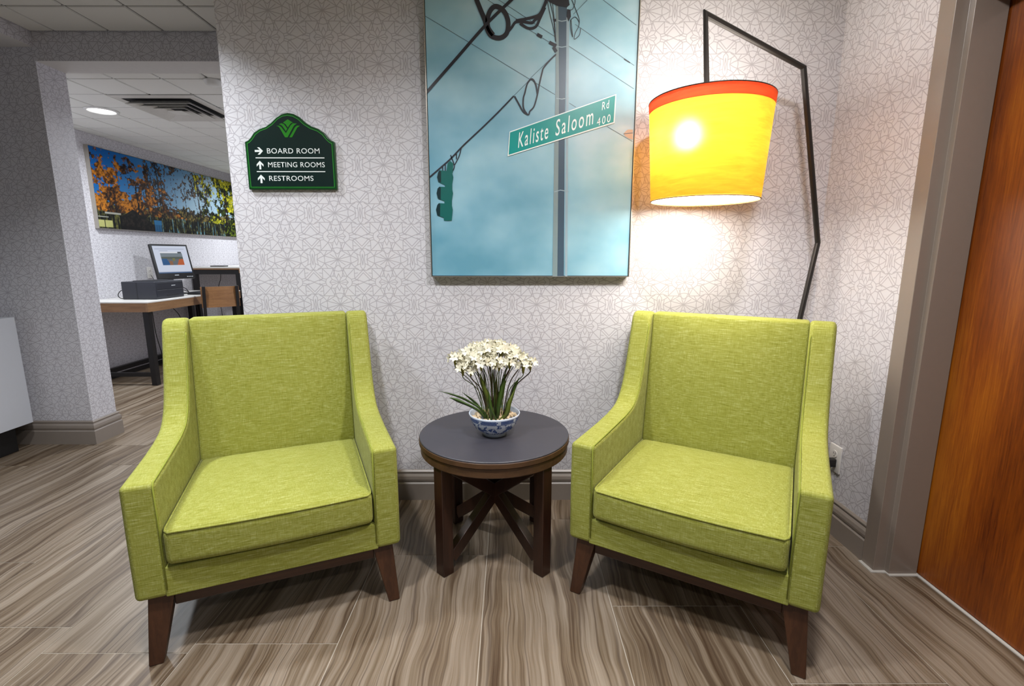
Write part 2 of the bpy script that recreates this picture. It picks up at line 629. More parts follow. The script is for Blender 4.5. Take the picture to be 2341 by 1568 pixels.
# baseboards
BP = [(0, 0), (.019, 0), (.019, .086), (.015, .091), (.013, .094), (.017, .100), (.0185, .110), (.016, .124), (.009, .135), (.008, .139), (.011, .142), (.011, .147), (.005, .154), (0, .154)]
bm = BM(); prism(bm, [(D - d, z) for d, z in BP], 'x', XC, XR)
struct('baseboard_back', bm, 'taupe_paint', 'taupe moulded baseboard along the back wall')
bm = BM(); prism(bm, [(XR - d, z) for d, z in BP], 'y', 1.752, D - 0.019)
struct('baseboard_right', bm, 'taupe_paint', 'short taupe moulded baseboard beside the door frame')
def mitred(path):
    """baseboard swept around a corner: path of (x,y), outward offsets to the right of travel"""
    bm = BM(); rings = []
    n = len(path)
    for i in range(n):
        p = Vector(path[i])
        ns = []
        if i > 0:
            d = (p - Vector(path[i - 1])).normalized(); ns.append(Vector((d.y, -d.x)))
        if i < n - 1:
            d = (Vector(path[i + 1]) - p).normalized(); ns.append(Vector((d.y, -d.x)))
        m = sum(ns, Vector((0, 0))) / len(ns)
        m = m / max(m.length_squared, 1e-6)
        rings.append([bm.verts.new((p.x + m.x * d, p.y + m.y * d, z)) for d, z in BP])
    for a, b in zip(rings, rings[1:]):
        for q in range(len(BP)):
            w = (q + 1) % len(BP)
            bm.faces.new((a[q], a[w], b[w], b[q]))
    bm.faces.new(rings[0]); bm.faces.new(rings[-1][::-1])
    return bm
struct('baseboard_left', mitred([(-5.2, YP), (XP, YP), (XP, YP + 0.19), (XP - 0.3, YP + 0.19)]), 'taupe_paint', 'taupe moulded baseboard turning the corner of the left wall')

# door and frame in the right wall
Y1, Y0 = 1.752, 0.712
PR = [(1.425, 0.0), (1.401, 0.0), (1.401, -0.063), (1.445, -0.063), (1.445, -0.084), (1.553, -0.084), (1.553, -0.052), (1.60, -0.052), (1.60, 0.0)]
fr = thing('trim_1', 'taupe painted steel frame around the wooden door', None, (0, 0, 0))
fr['kind'] = 'structure'
bm = BM(); prism(bm, [(x, Y1 + d) for x, d in PR], 'z', 0.0, 2.095); obj('jamb', bm, 'frame_paint', fr, bevel=0.002)
bm = BM(); prism(bm, [(x, Y0 - d) for x, d in PR], 'z', 0.0, 2.095); obj('jamb', bm, 'frame_paint', fr, bevel=0.002)
bm = BM(); prism(bm, [(x, 2.095 + d) for x, d in PR], 'y', Y0 + 0.0815, Y1 - 0.0815); obj('head', bm, 'frame_paint', fr, bevel=0.002)
dr = thing('door_1', 'reddish brown wooden door in taupe frame', None, (0, 0, 0))
dr['kind'] = 'structure'
bm = BM(); box(bm, 1.557, 1.598, Y0 + 0.055, Y1 - 0.055, 0.006, 2.040); obj('door_leaf', bm, 'door_wood', dr)
plain('brushed_steel', (170, 168, 164), 0.3, 1.0)
bm = BM(); lathe(bm, [(0, 0), (.026, 0), (.026, .006), (.012, .010), (.010, .045), (0, .045)], 24)
hn = obj('door_handle', bm, 'brushed_steel', dr, smooth=True)
hn.location = (1.557, Y0 + 0.14, 0.98); hn.rotation_euler = (0, R(-90), 0)
bm = BM(); tube(bm, [(0, 0, .042), (0, .06, .044), (0, .115, .044)], .009, 10); obj('lever', bm, 'brushed_steel', hn, smooth=True)
bm = BM()
prism(bm, [(1.403, 1.752), (1.388, 1.752), (1.386, 1.678), (1.44, 1.674), (1.44, 1.656), (1.545, 1.655), (1.545, Y0 + .09), (1.557, Y0 + .09), (1.557, 1.690), (1.403, 1.690)], 'z', 0.0003, 0.004)
struct('trim_2', bm, 'caulk', 'uneven whitish caulk line at the foot of door and frame')

# recessed ceiling lights
def emissive(name, c, s):
    t = NT(name)
    t.set(Base_Color=(0.9, 0.9, 0.9, 1), Emission_Color=tuple(c) + (1,), Emission_Strength=s)
    M[name] = t.m
emissive('light_lens', (1, 0.98, 0.96), 9.0)
plain('trim_white', (225, 225, 222), 0.4)
lab = {0: 'round recessed light in the lobby ceiling near the passage', 1: 'round recessed light in the lobby ceiling left of the viewer',
       2: 'round recessed light in the lobby ceiling right of the viewer', 3: 'round recessed light in the lobby ceiling behind the viewer',
       4: 'glowing round ceiling light seen through the passage', 5: 'unseen round light added in the study ceiling behind the back wall', 6: 'unseen round light added deep in the study ceiling past the wide picture'}
for i, (x, y, z, w, c, spread) in enumerate(CEILING_LIGHTS):
    t_ = thing('ceiling_light', lab[i], 'ceiling light', (x, y, z), 0, 'round ceiling lights')
    bm = BM(); lathe(bm, [(.088, -.002), (.094, -.012), (.112, -.006), (.112, 0.0), (.088, 0.0)], 40, close=True); obj('trim_ring', bm, 'trim_white', t_, smooth=True)
    bm = BM(); lathe(bm, [(0, -.009), (.06, -.008), (.089, -.003), (.089, -.001), (0, -.001)], 40); obj('lens', bm, 'light_lens', t_, smooth=True)
    ld = bpy.data.lights.new('ceiling_light_source', 'AREA')
    ld.shape = 'DISK'; ld.size = 0.17; ld.energy = w; ld.color = c; ld.spread = R(spread)
    lo = bpy.data.objects.new('ceiling_light_source', ld); COL.objects.link(lo)
    lo.parent = t_; lo.location = (0, 0, -0.016)

# ------------------------------------------------------------------ armchairs
def fabric():
    """lime green slub weave"""
    t = NT('lime_fabric')
    o = t.obj()
    weft = t.noise(t.mapped(o, (22, 560, 560)), 1.0, 3.0, 0.6)
    warp = t.noise(t.mapped(o, (560, 60, 40)), 1.0, 3.0, 0.6)
    cloud = t.noise(o, 5.0, 3.0)
    v = t.math('ADD', t.math('MULTIPLY', weft, 0.68), t.math('MULTIPLY', warp, 0.32))
    col = t.ramp(v, [(0.34, rgba((110, 110, 28))), (0.46, rgba((141, 143, 61))), (0.55, rgba((152, 154, 77))), (0.66, rgba((184, 185, 126)))])
    col = t.mix(t.math('MULTIPLY', cloud, 0.25), col, rgba((136, 142, 46)))
    t.set(Base_Color=col, Roughness=0.85, Sheen_Weight=0.05, Sheen_Roughness=0.5)
    t.b.inputs['Specular IOR Level'].default_value = 0.2
    t.bump(v, 0.35, 0.0015)
    M['lime_fabric'] = t.m
fabric()
wood('walnut', (46, 25, 14), (78, 47, 28), 'z', 0.35)
wood('walnut_x', (46, 25, 14), (78, 47, 28), 'x', 0.35)
wood('walnut_dark', (34, 17, 11), (60, 34, 22), 'z', 0.35)
plain('seam_thread', (138, 146, 50), 0.9)

def armchair(label, loc, rz):
    ch = thing('armchair', label, 'armchair', loc, rz, 'lime green armchairs')
    # side panels: low arm sweeping up into the wing of the back
    up = smooth_path([(.355, .572), (.455, .588), (.520, .632), (.565, .705), (.602, .800), (.640, .905)], 6)
    prof = [(0.0, .205), (-.002, .380), (0.0, .566), (.12, .566), (.25, .567)] + [(p.x, p.y) for p in up] + \
           [(.652, .938), (.675, .955), (.715, .957), (.742, .940), (.735, .80), (.70, .40), (.672, .205)]
    for s in (-1, 1):
        bm = BM()
        xi, xo = s * .297, s * .383
        prism(bm, prof, 'x', min(xi, xo), max(xi, xo))
        obj('arm_side', bm, 'lime_fabric', ch, bevel=0.021, seg=5)
        # sewn edge along the inside of arm and wing
        pth = [(s * .3005, -.0012, .23), (s * .3005, -.0015, .45), (s * .302, .0, .553), (s * .302, .010, .5645), (s * .302, .12, .5655)] + [(s * .302, p.x + .001, p.y - .001) for p in up]
        bm = BM(); tube(bm, pth, .0022, 6); obj('seam', bm, 'seam_thread', ch, smooth=True)
    # inner back, gently padded
    def back_shape(x, y, z):
        b = max(0, 1 - (x / .30) ** 2) * max(0, 1 - (z / .33) ** 2)
        y2 = y - (0.016 * b if y < 0 else 0)
        return (x, y2 + (z + .29) * 0.150, z)
    bm = BM(); rounded(bm, .2985, .040, .297, .013, (0, .632, .656), 8, 3, back_shape)
    obj('backrest', bm, 'lime_fabric', ch, smooth=True)
    bm = BM(); hexa(bm, [(-.296, .640, .206), (.296, .640, .206), (.296, .670, .206), (-.296, .670, .206)],
                    [(-.296, .690, .92), (.296, .690, .92), (.296, .738, .92), (-.296, .738, .92)])
    obj('back_panel', bm, 'lime_fabric', ch, bevel=0.01, seg=3)
    # seat deck and front rail
    bm = BM(); box(bm, -.306, .306, .0005, .64, .2055, .299); obj('seat_rail', bm, 'lime_fabric', ch, bevel=0.004, seg=2)
    # loose cushion
    def cushion_shape(x, y, z):
        a = max(0, 1 - (x / .298) ** 4) * max(0, 1 - (y / .30) ** 4)
        fr_ = max(0.0, 1 - (x / .31) ** 2)
        return (x, y - (0.014 * fr_ if y < -0.2 else 0), z + (0.020 * a if z > 0 else 0) - (y * 0.035))
    bm = BM(); rounded(bm, .294, .305, .056, .020, (0, .292, .354), 10, 4, cushion_shape)
    cu = obj('seat_cushion', bm, 'lime_fabric', ch, smooth=True)
    zt = .354 + .050
    pts = []
    for k in range(0, 13):
        x = -.278 + .556 * k / 12
        pts.append((x, .292 - .305 + .002 - 0.014 * max(0, 1 - (x / .31) ** 2), zt + .011))
    side = [(-.291, .59, zt - .010), (-.291, .3, zt), (-.291, .02, zt + .0105), (-.288, .0, zt + .011)]
    pts = side + pts + [(-a, b, c) for a, b, c in reversed(side)]
    bm = BM(); tube(bm, pts, .0034, 6); obj('piping', bm, 'lime_fabric', cu, smooth=True)
    # wooden base
    for s in (-1, 1):
        for front in (True, False):
            if front:
                tc, bc = (s * .322, .052), (s * .350, .008)
            else:
                tc, bc = (s * .322, .625), (s * .345, .690)
            a, b = .034, .019
            bm = BM()
            hexa(bm, [(bc[0] - b, bc[1] - b, 0), (bc[0] + b, bc[1] - b, 0), (bc[0] + b, bc[1] + b, 0), (bc[0] - b, bc[1] + b, 0)],
                 [(tc[0] - a, tc[1] - a, .206), (tc[0] + a, tc[1] - a, .206), (tc[0] + a, tc[1] + a, .206), (tc[0] - a, tc[1] + a, .206)])
            obj('leg', bm, 'walnut', ch, bevel=0.004)
    bm = BM(); box(bm, -.292, .292, .024, .052, .160, .2055); obj('base_rail', bm, 'walnut_x', ch, bevel=0.003)
    bm = BM(); box(bm, -.292, .292, .635, .663, .160, .2055); obj('base_rail', bm, 'walnut_x', ch, bevel=0.003)
    for s in (-1, 1):
        bm = BM(); box(bm, s * .322 - .014, s * .322 + .014, .088, .592, .160, .2055); obj('base_rail', bm, 'walnut_x', ch, bevel=0.003)
    return ch

chair = armchair('lime green armchair standing left of the round side table', (-.736, 1.401, 0), R(23.11))
dup(chair, (.5365, 1.396, 0), R(-30.76), 'lime green armchair standing below the arched floor lamp', 'lime green armchairs')

# ------------------------------------------------------------------ side table
def slate():
    t = NT('charcoal_top')
    n = t.noise(t.mapped(t.obj(), (4, 26, 1)), 6.0, 4.0, 0.6)
    t.set(Base_Color=t.mix(n, rgba((40, 39, 45)), rgba((66, 65, 73))), Roughness=t.math('MULTIPLY_ADD', n, 0.15, 0.38))
    t.bump(n, 0.08, 0.001)
    M['charcoal_top'] = t.m
slate()
wood('rim_wood', (62, 42, 26), (92, 64, 40), 'x', 0.4)
tb = thing('side_table', 'round dark wooden side table between the two green armchairs', 'table', (-.066, 1.868, 0), 0)
bm = BM(); lathe(bm, [(0, .500), (.2965, .500), (.2985, .498), (.2985, .494), (0, .494)], 72); obj('tabletop', bm, 'charcoal_top', tb, smooth=False)
bm = BM(); lathe(bm, [(0, .494), (.299, .494), (.3005, .492), (.3005, .476), (.2985, .474), (.290, .4735), (0, .4735)], 72); obj('top_edge', bm, 'rim_wood', tb)
bm = BM(); lathe(bm, [(.25, .4735), (.2915, .4735), (.2945, .470), (.2945, .440), (.2925, .437), (.25, .437)], 72, close=True); obj('apron', bm, 'rim_wood', tb)
for a in (45, 135, 225, 315):
    ca, sa = math.cos(R(a)), math.sin(R(a))
    rc = .262
    def loc_(u, v, z):
        return (ca * u - sa * v, sa * u + ca * v, z)
    bm = BM(); w = .0245
    hexa(bm, [loc_(rc + i * w, j * w, 0) for i, j in ((-1, -1), (1, -1), (1, 1), (-1, 1))],
         [loc_(rc + i * w, j * w, .4735) for i, j in ((-1, -1), (1, -1), (1, 1), (-1, 1))])
    obj('leg', bm, 'walnut_dark', tb, bevel=0.004)
    # brace from the foot of this leg to the centre and up to the opposite side
    bm = BM()
    u0, u1, z0, z1, hw, th = rc - w, -(rc - w), .055, .432, .017, .024
    d = Vector((u1 - u0, z1 - z0)).normalized(); nn = Vector((-d.y, d.x)) * th
    q = [(u0 + nn.x, z0 + nn.y), (u0 - nn.x, z0 - nn.y), (u1 - nn.x, z1 - nn.y), (u1 + nn.x, z1 + nn.y)]
    e = 0.0006 * (a - 180) / 90
    hexa(bm, [loc_(p[0], -hw + e, p[1]) for p in q], [loc_(p[0], hw + e, p[1]) for p in q])
    obj('brace', bm, 'walnut_dark', tb, bevel=0.002)

# ------------------------------------------------------------------ floor lamp
def shade_mats():
    # thin wood veneer that lets the bulb glow through, pale inside
    for name, c1, c2, tr in (('veneer', (212, 130, 20), (244, 182, 54), 0.34), ('veneer_band', (170, 40, 14), (204, 70, 30), 0.22)):
        t = NT(name)
        o = t.obj()
        g = t.noise(t.mapped(o, (2.0, 2.0, 16.0)), 4.0, 4.0, 0.6, 0.8)
        col = t.mix(g, rgba(c1), rgba(c2))
        back = t.n('ShaderNodeNewGeometry').outputs['Backfacing']
        dcol = t.mix(back, col, rgba((150, 138, 116)))
        df = t.n('ShaderNodeBsdfDiffuse', {'Color': dcol, 'Roughness': 0.3})
        tl = t.n('ShaderNodeBsdfTranslucent', {'Color': col})
        rf = t.n('ShaderNodeBsdfRefraction', {'Color': t.mix(0.45, col, rgba((255, 240, 205))), 'Roughness': 0.85, 'IOR': 1.4})
        thru = t.n('ShaderNodeMixShader', {0: 0.14, 1: tl, 2: rf})
        mx = t.n('ShaderNodeMixShader', {0: tr, 1: df, 2: thru})
        t.t.links.new(mx.outputs[0], t.out.inputs[0])
        M[name] = t.m
shade_mats()
plain('lamp_metal', (38, 34, 32), 0.4, 0.3)
plain('socket_brass', (150, 120, 70), 0.35, 0.9)
emissive('bulb_glow', (1.0, 0.90, 0.77), LAMP_GLOW)
LX, LY = .760, 1.979
lm = thing('floor_lamp', 'bent black floor lamp with glowing yellow veneer drum shade and red band', 'lamp', (1.105, 2.045, 0))
def lp(x, y, z): return (x - 1.105, y - 2.045, z)
bm = BM(); lathe(bm, [(0, 0), (.135, 0), (.138, .003), (.138, .015), (.134, .019), (0, .021)], 48); obj('base', bm, 'lamp_metal', lm, smooth=False)
path = [lp(1.105, 2.045, .015), lp(1.266, 2.103, .950), lp(1.316, 2.121, 1.2545), lp(1.147, 2.06, 1.925), lp(.722, 1.985, 2.080), lp(LX - .012, LY, 1.76), lp(LX - .008, LY, 1.70)]
bm = BM(); tube(bm, path, .0108, 12); obj('pole', bm, 'lamp_metal', lm)
def frus(z0, z1):
    def r_(z): return .202 + (.225 - .202) * (z - 1.412) / (1.778 - 1.412)
    return r_(z0), r_(z1)
r0, r1 = frus(1.412, 1.740)
bm = BM(); lathe(bm, [(r0, 1.412), ((r0 + r1) / 2, 1.576), (r1, 1.740)], 96, lp(LX, LY, 0)); obj('lamp_shade', bm, 'veneer', lm, smooth=True)
sh = [o for o in lm.children if o.name.startswith('lamp_shade')][0]
ra, rb = frus(1.7385, 1.778)
bm = BM(); lathe(bm, [(ra + .0012, 1.7385), (rb + .0012, 1.778)], 96, lp(LX, LY, 0)); obj('shade_band', bm, 'veneer_band', sh, smooth=True)
def ring_(r, z, t_): return [lp(LX + r * math.cos(2 * math.pi * k / 64), LY + r * math.sin(2 * math.pi * k / 64), z) for k in range(64)]
bm = BM(); tube(bm, ring_(rb, 1.778, 0), .0022, 6, closed=True); obj('rim', bm, 'lamp_metal', sh, smooth=True)
plain('rim_tan', (168, 120, 58), 0.5)
bm = BM(); tube(bm, ring_(r0, 1.412, 0), .0022, 6, closed=True); obj('rim', bm, 'rim_tan', sh, smooth=True)
for nm, z, st, up in (('bottom_diffuser', 1.416, DIFFUSER_DOWN, False), ('top_diffuser', 1.770, DIFFUSER_UP, True)):
    t = NT(nm)
    fr_side = t.math('SUBTRACT', 1.0, t.n('ShaderNodeNewGeometry').outputs['Backfacing'])
    t.set(Base_Color=(.9, .88, .84, 1), Roughness=0.5, Emission_Color=(1.0, 0.91, 0.79, 1), Emission_Strength=t.math('MULTIPLY', fr_side, st))
    M[nm] = t.m
    rr = (r0 if not up else rb) - .003
    bm = BM()
    vs = [bm.verts.new(lp(LX + rr * math.cos(2 * math.pi * q / 64), LY + rr * math.sin(2 * math.pi * q / 64), z)) for q in range(64)]
    bm.faces.new(vs if up else vs[::-1])
    obj(nm, bm, nm, sh, recalc=False)
for k in range(3):
    an = R(90 + 120 * k)
    bm = BM(); tube(bm, [lp(LX - .008, LY, 1.705), lp(LX + (rb - .003) * math.cos(an), LY + (rb - .003) * math.sin(an), 1.772)], .002, 6); obj('spider_arm', bm, 'lamp_metal', lm)
# socket and bulb, hanging a little towards the viewer
BX, BY, BZ = .672, 1.925, 1.638
bm = BM(); tube(bm, [lp(LX - .008, LY, 1.71), lp(LX - .03, LY - .02, 1.70), lp(BX, BY, BZ + .042)], .012, 10); obj('socket', bm, 'socket_brass', lm, smooth=True)
bm = BM(); lathe(bm, [(0, -.036), (.018, -.030), (.029, -.012), (.030, .004), (.022, .024), (.013, .042), (0, .044)], 24, lp(BX, BY, BZ)); obj('bulb', bm, 'bulb_glow', lm, smooth=True)
# cord to the wall outlet
bm = BM(); tube(bm, smooth_path([lp(1.20, 2.11, .012), lp(1.30, 2.16, .006), lp(1.38, 2.14, .02), lp(1.395, 2.06, .14), lp(1.392, 1.995, .26), lp(1.392, 1.985, .300)], 8), .0035, 8); cd = obj('cord', bm, 'lamp_metal', lm, smooth=True)
bm = BM(); rounded(bm, .016, .013, .018, .004, lp(1.395, 1.986, .315), 2, 2); obj('plug', bm, 'lamp_metal', cd, smooth=True)

# ------------------------------------------------------------------ wall outlet by the right chair
plain('outlet_white', (212, 208, 204), 0.35)
plain('outlet_dark', (40, 38, 36), 0.5)
def outlet(name, label, loc, rz):
    t_ = thing(name, label, 'outlet', loc, rz)
    bm = BM(); rounded(bm, .037, .004, .060, .003, (0, -.004, 0), 2, 2); obj('cover_plate', bm, 'outlet_white', t_, smooth=True)
    for dz in (-.0205, .0205):
        bm = BM(); lathe(bm, [(0, .0), (.0165, .0), (.0165, .0018), (.0155, .0025), (0, .0025)], 28)
        r_ = obj('receptacle', bm, 'outlet_white', t_); r_.location = (0, -.008, dz); r_.rotation_euler = (R(90), 0, 0)
        for dx, hh in ((-.006, .0045), (.006, .0055)):
            bm = BM(); box(bm, dx - .0011, dx + .0011, -hh + .003, hh + .003, .0022, .0029); obj('slot', bm, 'outlet_dark', r_)
        bm = BM(); lathe(bm, [(0, .0029), (.0026, .0029), (.0026, .0022), (0, .0022)], 12, (0, -.0085, 0)); obj('slot', bm, 'outlet_dark', r_)
    return t_
outlet('wall_outlet', 'white duplex outlet low on the wall behind the right armchair', (XR, 1.992, .331), R(-90))

# ------------------------------------------------------------------ flowers in a blue and white bowl
def porcelain():
    """white glaze with a blue border band of medallions and a scattered blue landscape"""
    t = NT('blue_white_porcelain')
    o = t.obj()
    p = t.n('ShaderNodeSeparateXYZ', {0: o})
    ang = t.math('ARCTAN2', p.outputs[1], p.outputs[0])
    z = p.outputs[2]
    cyl = t.n('ShaderNodeCombineXYZ', {0: t.math('MULTIPLY', ang, 0.075), 1: z}).outputs[0]
    vor = t.n('ShaderNodeTexVoronoi', {'Vector': cyl, 'Scale': 62.0}).outputs[0]
    nz = t.noise(cyl, 95.0, 3.0, 0.6)
    nz2 = t.noise(cyl, 42.0, 3.0, 0.6)
    scen = t.math('MULTIPLY', t.math('GREATER_THAN', nz2, 0.50), t.math('GREATER_THAN', nz, 0.42))
    band = t.math('MULTIPLY', t.math('GREATER_THAN', z, .066), t.math('LESS_THAN', z, .0815))
    scene_zone = t.math('MULTIPLY', t.math('GREATER_THAN', z, .018), t.math('LESS_THAN', z, .063))
    med = t.math('GREATER_THAN', t.math('SINE', t.math('MULTIPLY', ang, 8.0)), 0.72)
    hatch = t.math('GREATER_THAN', t.noise(cyl, 420.0, 1.0), 0.36)
    medm = t.math('MULTIPLY', med, t.math('LESS_THAN', t.n('ShaderNodeTexVoronoi', {'Vector': cyl, 'Scale': 130.0}).outputs[0], 0.42))
    bandmask = t.math('MULTIPLY', band, t.math('MAXIMUM', t.math('MULTIPLY', t.math('SUBTRACT', 1.0, med), t.math('MULTIPLY_ADD', hatch, 0.45, 0.5)), medm))
    foot = t.math('MULTIPLY', t.math('GREATER_THAN', z, .0125), t.math('LESS_THAN', z, .0150))
    rim = t.math('MULTIPLY', t.math('GREATER_THAN', z, .0635), t.math('LESS_THAN', z, .0655))
    m = t.math('MAXIMUM', t.math('MULTIPLY', scene_zone, scen), bandmask)
    m = t.math('MAXIMUM', m, t.math('MAXIMUM', foot, rim))
    blue = t.mix(nz, rgba((24, 44, 104)), rgba((74, 106, 168)))
    t.set(Base_Color=t.mix(m, rgba((206, 214, 226)), blue), Roughness=0.15)
    M['blue_white_porcelain'] = t.m
porcelain()
plain('porcelain_plain', (196, 206, 222), 0.15)
plain('leaf_green', (60, 84, 26), 0.5, var=0.3, scale=30)
plain('leaf_olive', (88, 100, 34), 0.5, var=0.3, scale=30)
plain('stem_brown', (72, 54, 34), 0.6, var=0.2)
plain('calyx_green', (124, 118, 38), 0.6, var=0.25)
plain('petal_white', (222, 217, 194), 0.55, var=0.05)
plain('flower_eye', (226, 212, 140), 0.6)
plain('pebble', (206, 184, 150), 0.6, var=0.25, scale=25)
rng = random.Random(7)
pp = thing('potted_flowers', 'white paper-white flowers in a blue and white porcelain bowl', 'plant', (-.0645, 1.848, .5003))
bm = BM()
lathe(bm, [(0, .004), (.040, .004), (.043, 0), (.047, 0), (.048, .012), (.058, .016), (.078, .032), (.092, .056), (.099, .080), (.1015, .088), (.100, .0895), (.097, .088), (.094, .076), (.086, .056), (.070, .034), (.045, .022), (0, .02)], 64, mi=[0] * 10 + [1] * 6)
obj('bowl', bm, ['blue_white_porcelain', 'porcelain_plain'], pp, smooth=True)
bm = BM()
for i in range(170):
    a, r_ = rng.uniform(0, 6.283), .090 * math.sqrt(rng.random())
    s = rng.uniform(.005, .009)
    c = Vector((r_ * math.cos(a), r_ * math.sin(a), .069 + rng.uniform(-.004, .005)))
    mt = Matrix.Translation(c) @ Euler((rng.uniform(0, 3), rng.uniform(0, 3), rng.uniform(0, 3))).to_matrix().to_4x4() @ Matrix.Diagonal((s * 1.3, s, s * .75, 1))
    bmesh.ops.create_icosphere(bm, subdivisions=1, radius=1.0, matrix=mt)
pb = obj('pebbles', bm, 'pebble', pp, smooth=True); pb['kind'] = 'stuff'

def leaf(pts, w, mat='leaf_green'):
    P = smooth_path(pts, 5)
    bm = BM(); n = len(P); prev = None
    fr_ = frames(P)
    for i, (p, s, u) in enumerate(fr_):
        t = i / (n - 1)
        ww = w * (0.55 + 0.45 * math.sin(math.pi * min(1, t * 1.1))) * (1 - max(0, t - .72) / .28 * .94) / 2
        sd = Vector((0.85, -0.25, 0)) - fr_[i][1] * 0
        sd = sd - sd.dot((fr_[min(i + 1, n - 1)][0] - fr_[max(i - 1, 0)][0]).normalized()) * (fr_[min(i + 1, n - 1)][0] - fr_[max(i - 1, 0)][0]).normalized()
        sd.normalize()
        nrm = sd.cross((fr_[min(i + 1, n - 1)][0] - fr_[max(i - 1, 0)][0]).normalized())
        row = [bm.verts.new(p - sd * ww), bm.verts.new(p + nrm * ww * .25 ), bm.verts.new(p + sd * ww), bm.verts.new(p + nrm * (ww * .25 + .0006))]
        if prev:
            for q in range(4):
                k = (q + 1) % 4
                bm.faces.new((prev[q], prev[k], row[k], row[q]))
        prev = row
    return obj('leaf', bm, mat, pp, smooth=True)

# floret: six pointed petals around a small cup
def floret_mesh():
    bm = BM()
    for k in range(6):
        a = R(60 * k)
        lift = .004 if k % 2 else .0065
        pts = []
        for t, w in ((.0012, .0012), (.006, .0042), (.0105, .0036), (.0148, .0004)):
            z = lift * (t / .0148) ** 1.2
            for s in (-1, 1):
                pts.append((t * math.cos(a) - s * w * math.sin(a), t * math.sin(a) + s * w * math.cos(a), z + (.0008 if s > 0 else 0)))
        v = [bm.verts.new(p) for p in pts]
        for i in range(0, 6, 2):
            bm.faces.new((v[i], v[i + 1], v[i + 3], v[i + 2]))
    me = bpy.data.meshes.new('floret'); bm.to_mesh(me); bm.free()
    me.materials.append(M['petal_white'])
    for p in me.polygons: p.use_smooth = True
    bm = BM(); lathe(bm, [(0, .001), (.0016, .001), (.0026, .005), (.0028, .0054), (.0018, .004), (0, .0025)], 8)
    m2 = bpy.data.meshes.new('flower_eye'); bm.to_mesh(m2); bm.free(); m2.materials.append(M['flower_eye'])
    return me, m2
FM, FE = floret_mesh()

heads = []
specs = []   # head centre (x,y,z) relative to bowl foot, and foot point
NH = 26
for i in range(NH):
    a = i * 2.39996
    r_ = .118 * math.sqrt((i + .5) / NH)
    specs.append((r_ * math.cos(a) * 1.02 - .004, r_ * math.sin(a) * .62, .352 - .42 * r_ * r_ / .118 + rng.uniform(-.014, .008)))
specs += [(-.148, -.03, .305), (.140, -.02, .285), (-.118, -.045, .270), (.112, -.05, .280), (-.085, -.07, .275), (-.045, -.085, .300), (.010, -.085, .305), (.060, -.075, .305)]
for i, (hx, hy, hz) in enumerate(specs):
    fx, fy = hx * .30 + rng.uniform(-.012, .012), hy * .35 + rng.uniform(-.01, .01)
    mid = (hx * .55 + rng.uniform(-.008, .008), hy * .55, .07 + (hz - .07) * .55)
    st = smooth_path([(fx, fy, .062), mid, (hx * .96, hy * .96, hz - .035), (hx, hy, hz - .022)], 6)
    bm = BM(); tube(bm, st, .0016 if i % 3 else .0021, 6); obj('stem', bm, ['stem_brown', 'leaf_olive', 'leaf_green'][i % 3], pp, smooth=True)
    bm = BM(); lathe(bm, [(0, -.024), (.0030, -.022), (.0055, -.010), (.0060, -.004), (.0085, .006), (.0065, .004), (0, -.002)], 10, (hx, hy, hz)); hd_ = obj('flower_head', bm, 'calyx_green', pp, smooth=True)
    nf = 8 if i < NH else 6
    for k in range(nf):
        a = k * 6.283 / (nf - 1) + i
        if k == nf - 1:
            dr_ = Vector((0, 0, 1)); ctr = Vector((hx, hy, hz + .016))
        else:
            dr_ = Vector((math.cos(a), math.sin(a), rng.uniform(.1, .75))).normalized()
            ctr = Vector((hx, hy, hz + .001)) + dr_ * rng.uniform(.015, .026)
        f = bpy.data.objects.new('floret', FM); COL.objects.link(f); f.parent = hd_
        f.location = ctr
        q = dr_.to_track_quat('Z', 'Y')
        f.rotation_euler = (q.to_matrix() @ Matrix.Rotation(rng.uniform(0, 1.05), 3, 'Z')).to_euler()
        s = rng.uniform(1.05, 1.45); f.scale = (s, s, s)
for pts, w, m in [
    ([(-.03, -.03, .066), (-.062, -.05, .112), (-.110, -.06, .142), (-.150, -.055, .158), (-.172, -.05, .163)], .013, 'leaf_green'),
    ([(-.02, -.02, .066), (-.055, -.02, .110), (-.120, -.02, .150), (-.180, -.015, .170), (-.222, -.01, .178)], .009, 'leaf_green'),
    ([(-.03, -.01, .066), (-.07, -.01, .125), (-.128, -.01, .175)], .008, 'leaf_green'),
    ([(.0, -.03, .066), (-.018, -.05, .14), (-.040, -.06, .215), (-.052, -.06, .265)], .014, 'leaf_olive'),
    ([(.01, -.03, .066), (.020, -.05, .14), (.035, -.055, .215), (.046, -.055, .265)], .014, 'leaf_green'),
    ([(.03, -.02, .066), (.055, -.03, .12), (.080, -.03, .20), (.100, -.03, .240)], .010, 'leaf_green'),
    ([(.02, -.04, .066), (.048, -.06, .10), (.060, -.06, .15), (.082, -.05, .20)], .013, 'leaf_olive'),
    ([(-.01, -.05, .066), (-.012, -.07, .13), (-.020, -.07, .20)], .010, 'leaf_green'),
    ([(.005, .0, .066), (.003, .0, .15), (.012, .0, .25)], .011, 'leaf_olive'),
    ([(.01, -.045, .066), (-.005, -.07, .11), (-.015, -.075, .15)], .008, 'leaf_green')]:
    leaf(pts, w * 1.45, m)
for pts in [[(.03, .0, .066), (.06, -.01, .16), (.098, -.015, .262), (.125, -.02, .300)], [(.0, -.06, .07), (-.01, -.06, .15), (-.022, -.06, .28)], [(.0, -.02, .07), (.01, -.05, .18), (-.004, -.06, .26)], [(.02, .0, .07), (.03, -.03, .16), (.04, -.05, .26)],
            [(-.03, -.02, .07), (-.035, -.04, .16), (-.06, -.04, .24)]]:
    bm = BM(); tube(bm, smooth_path(pts, 5), .0010, 5); obj('twig', bm, 'stem_brown', pp, smooth=True)

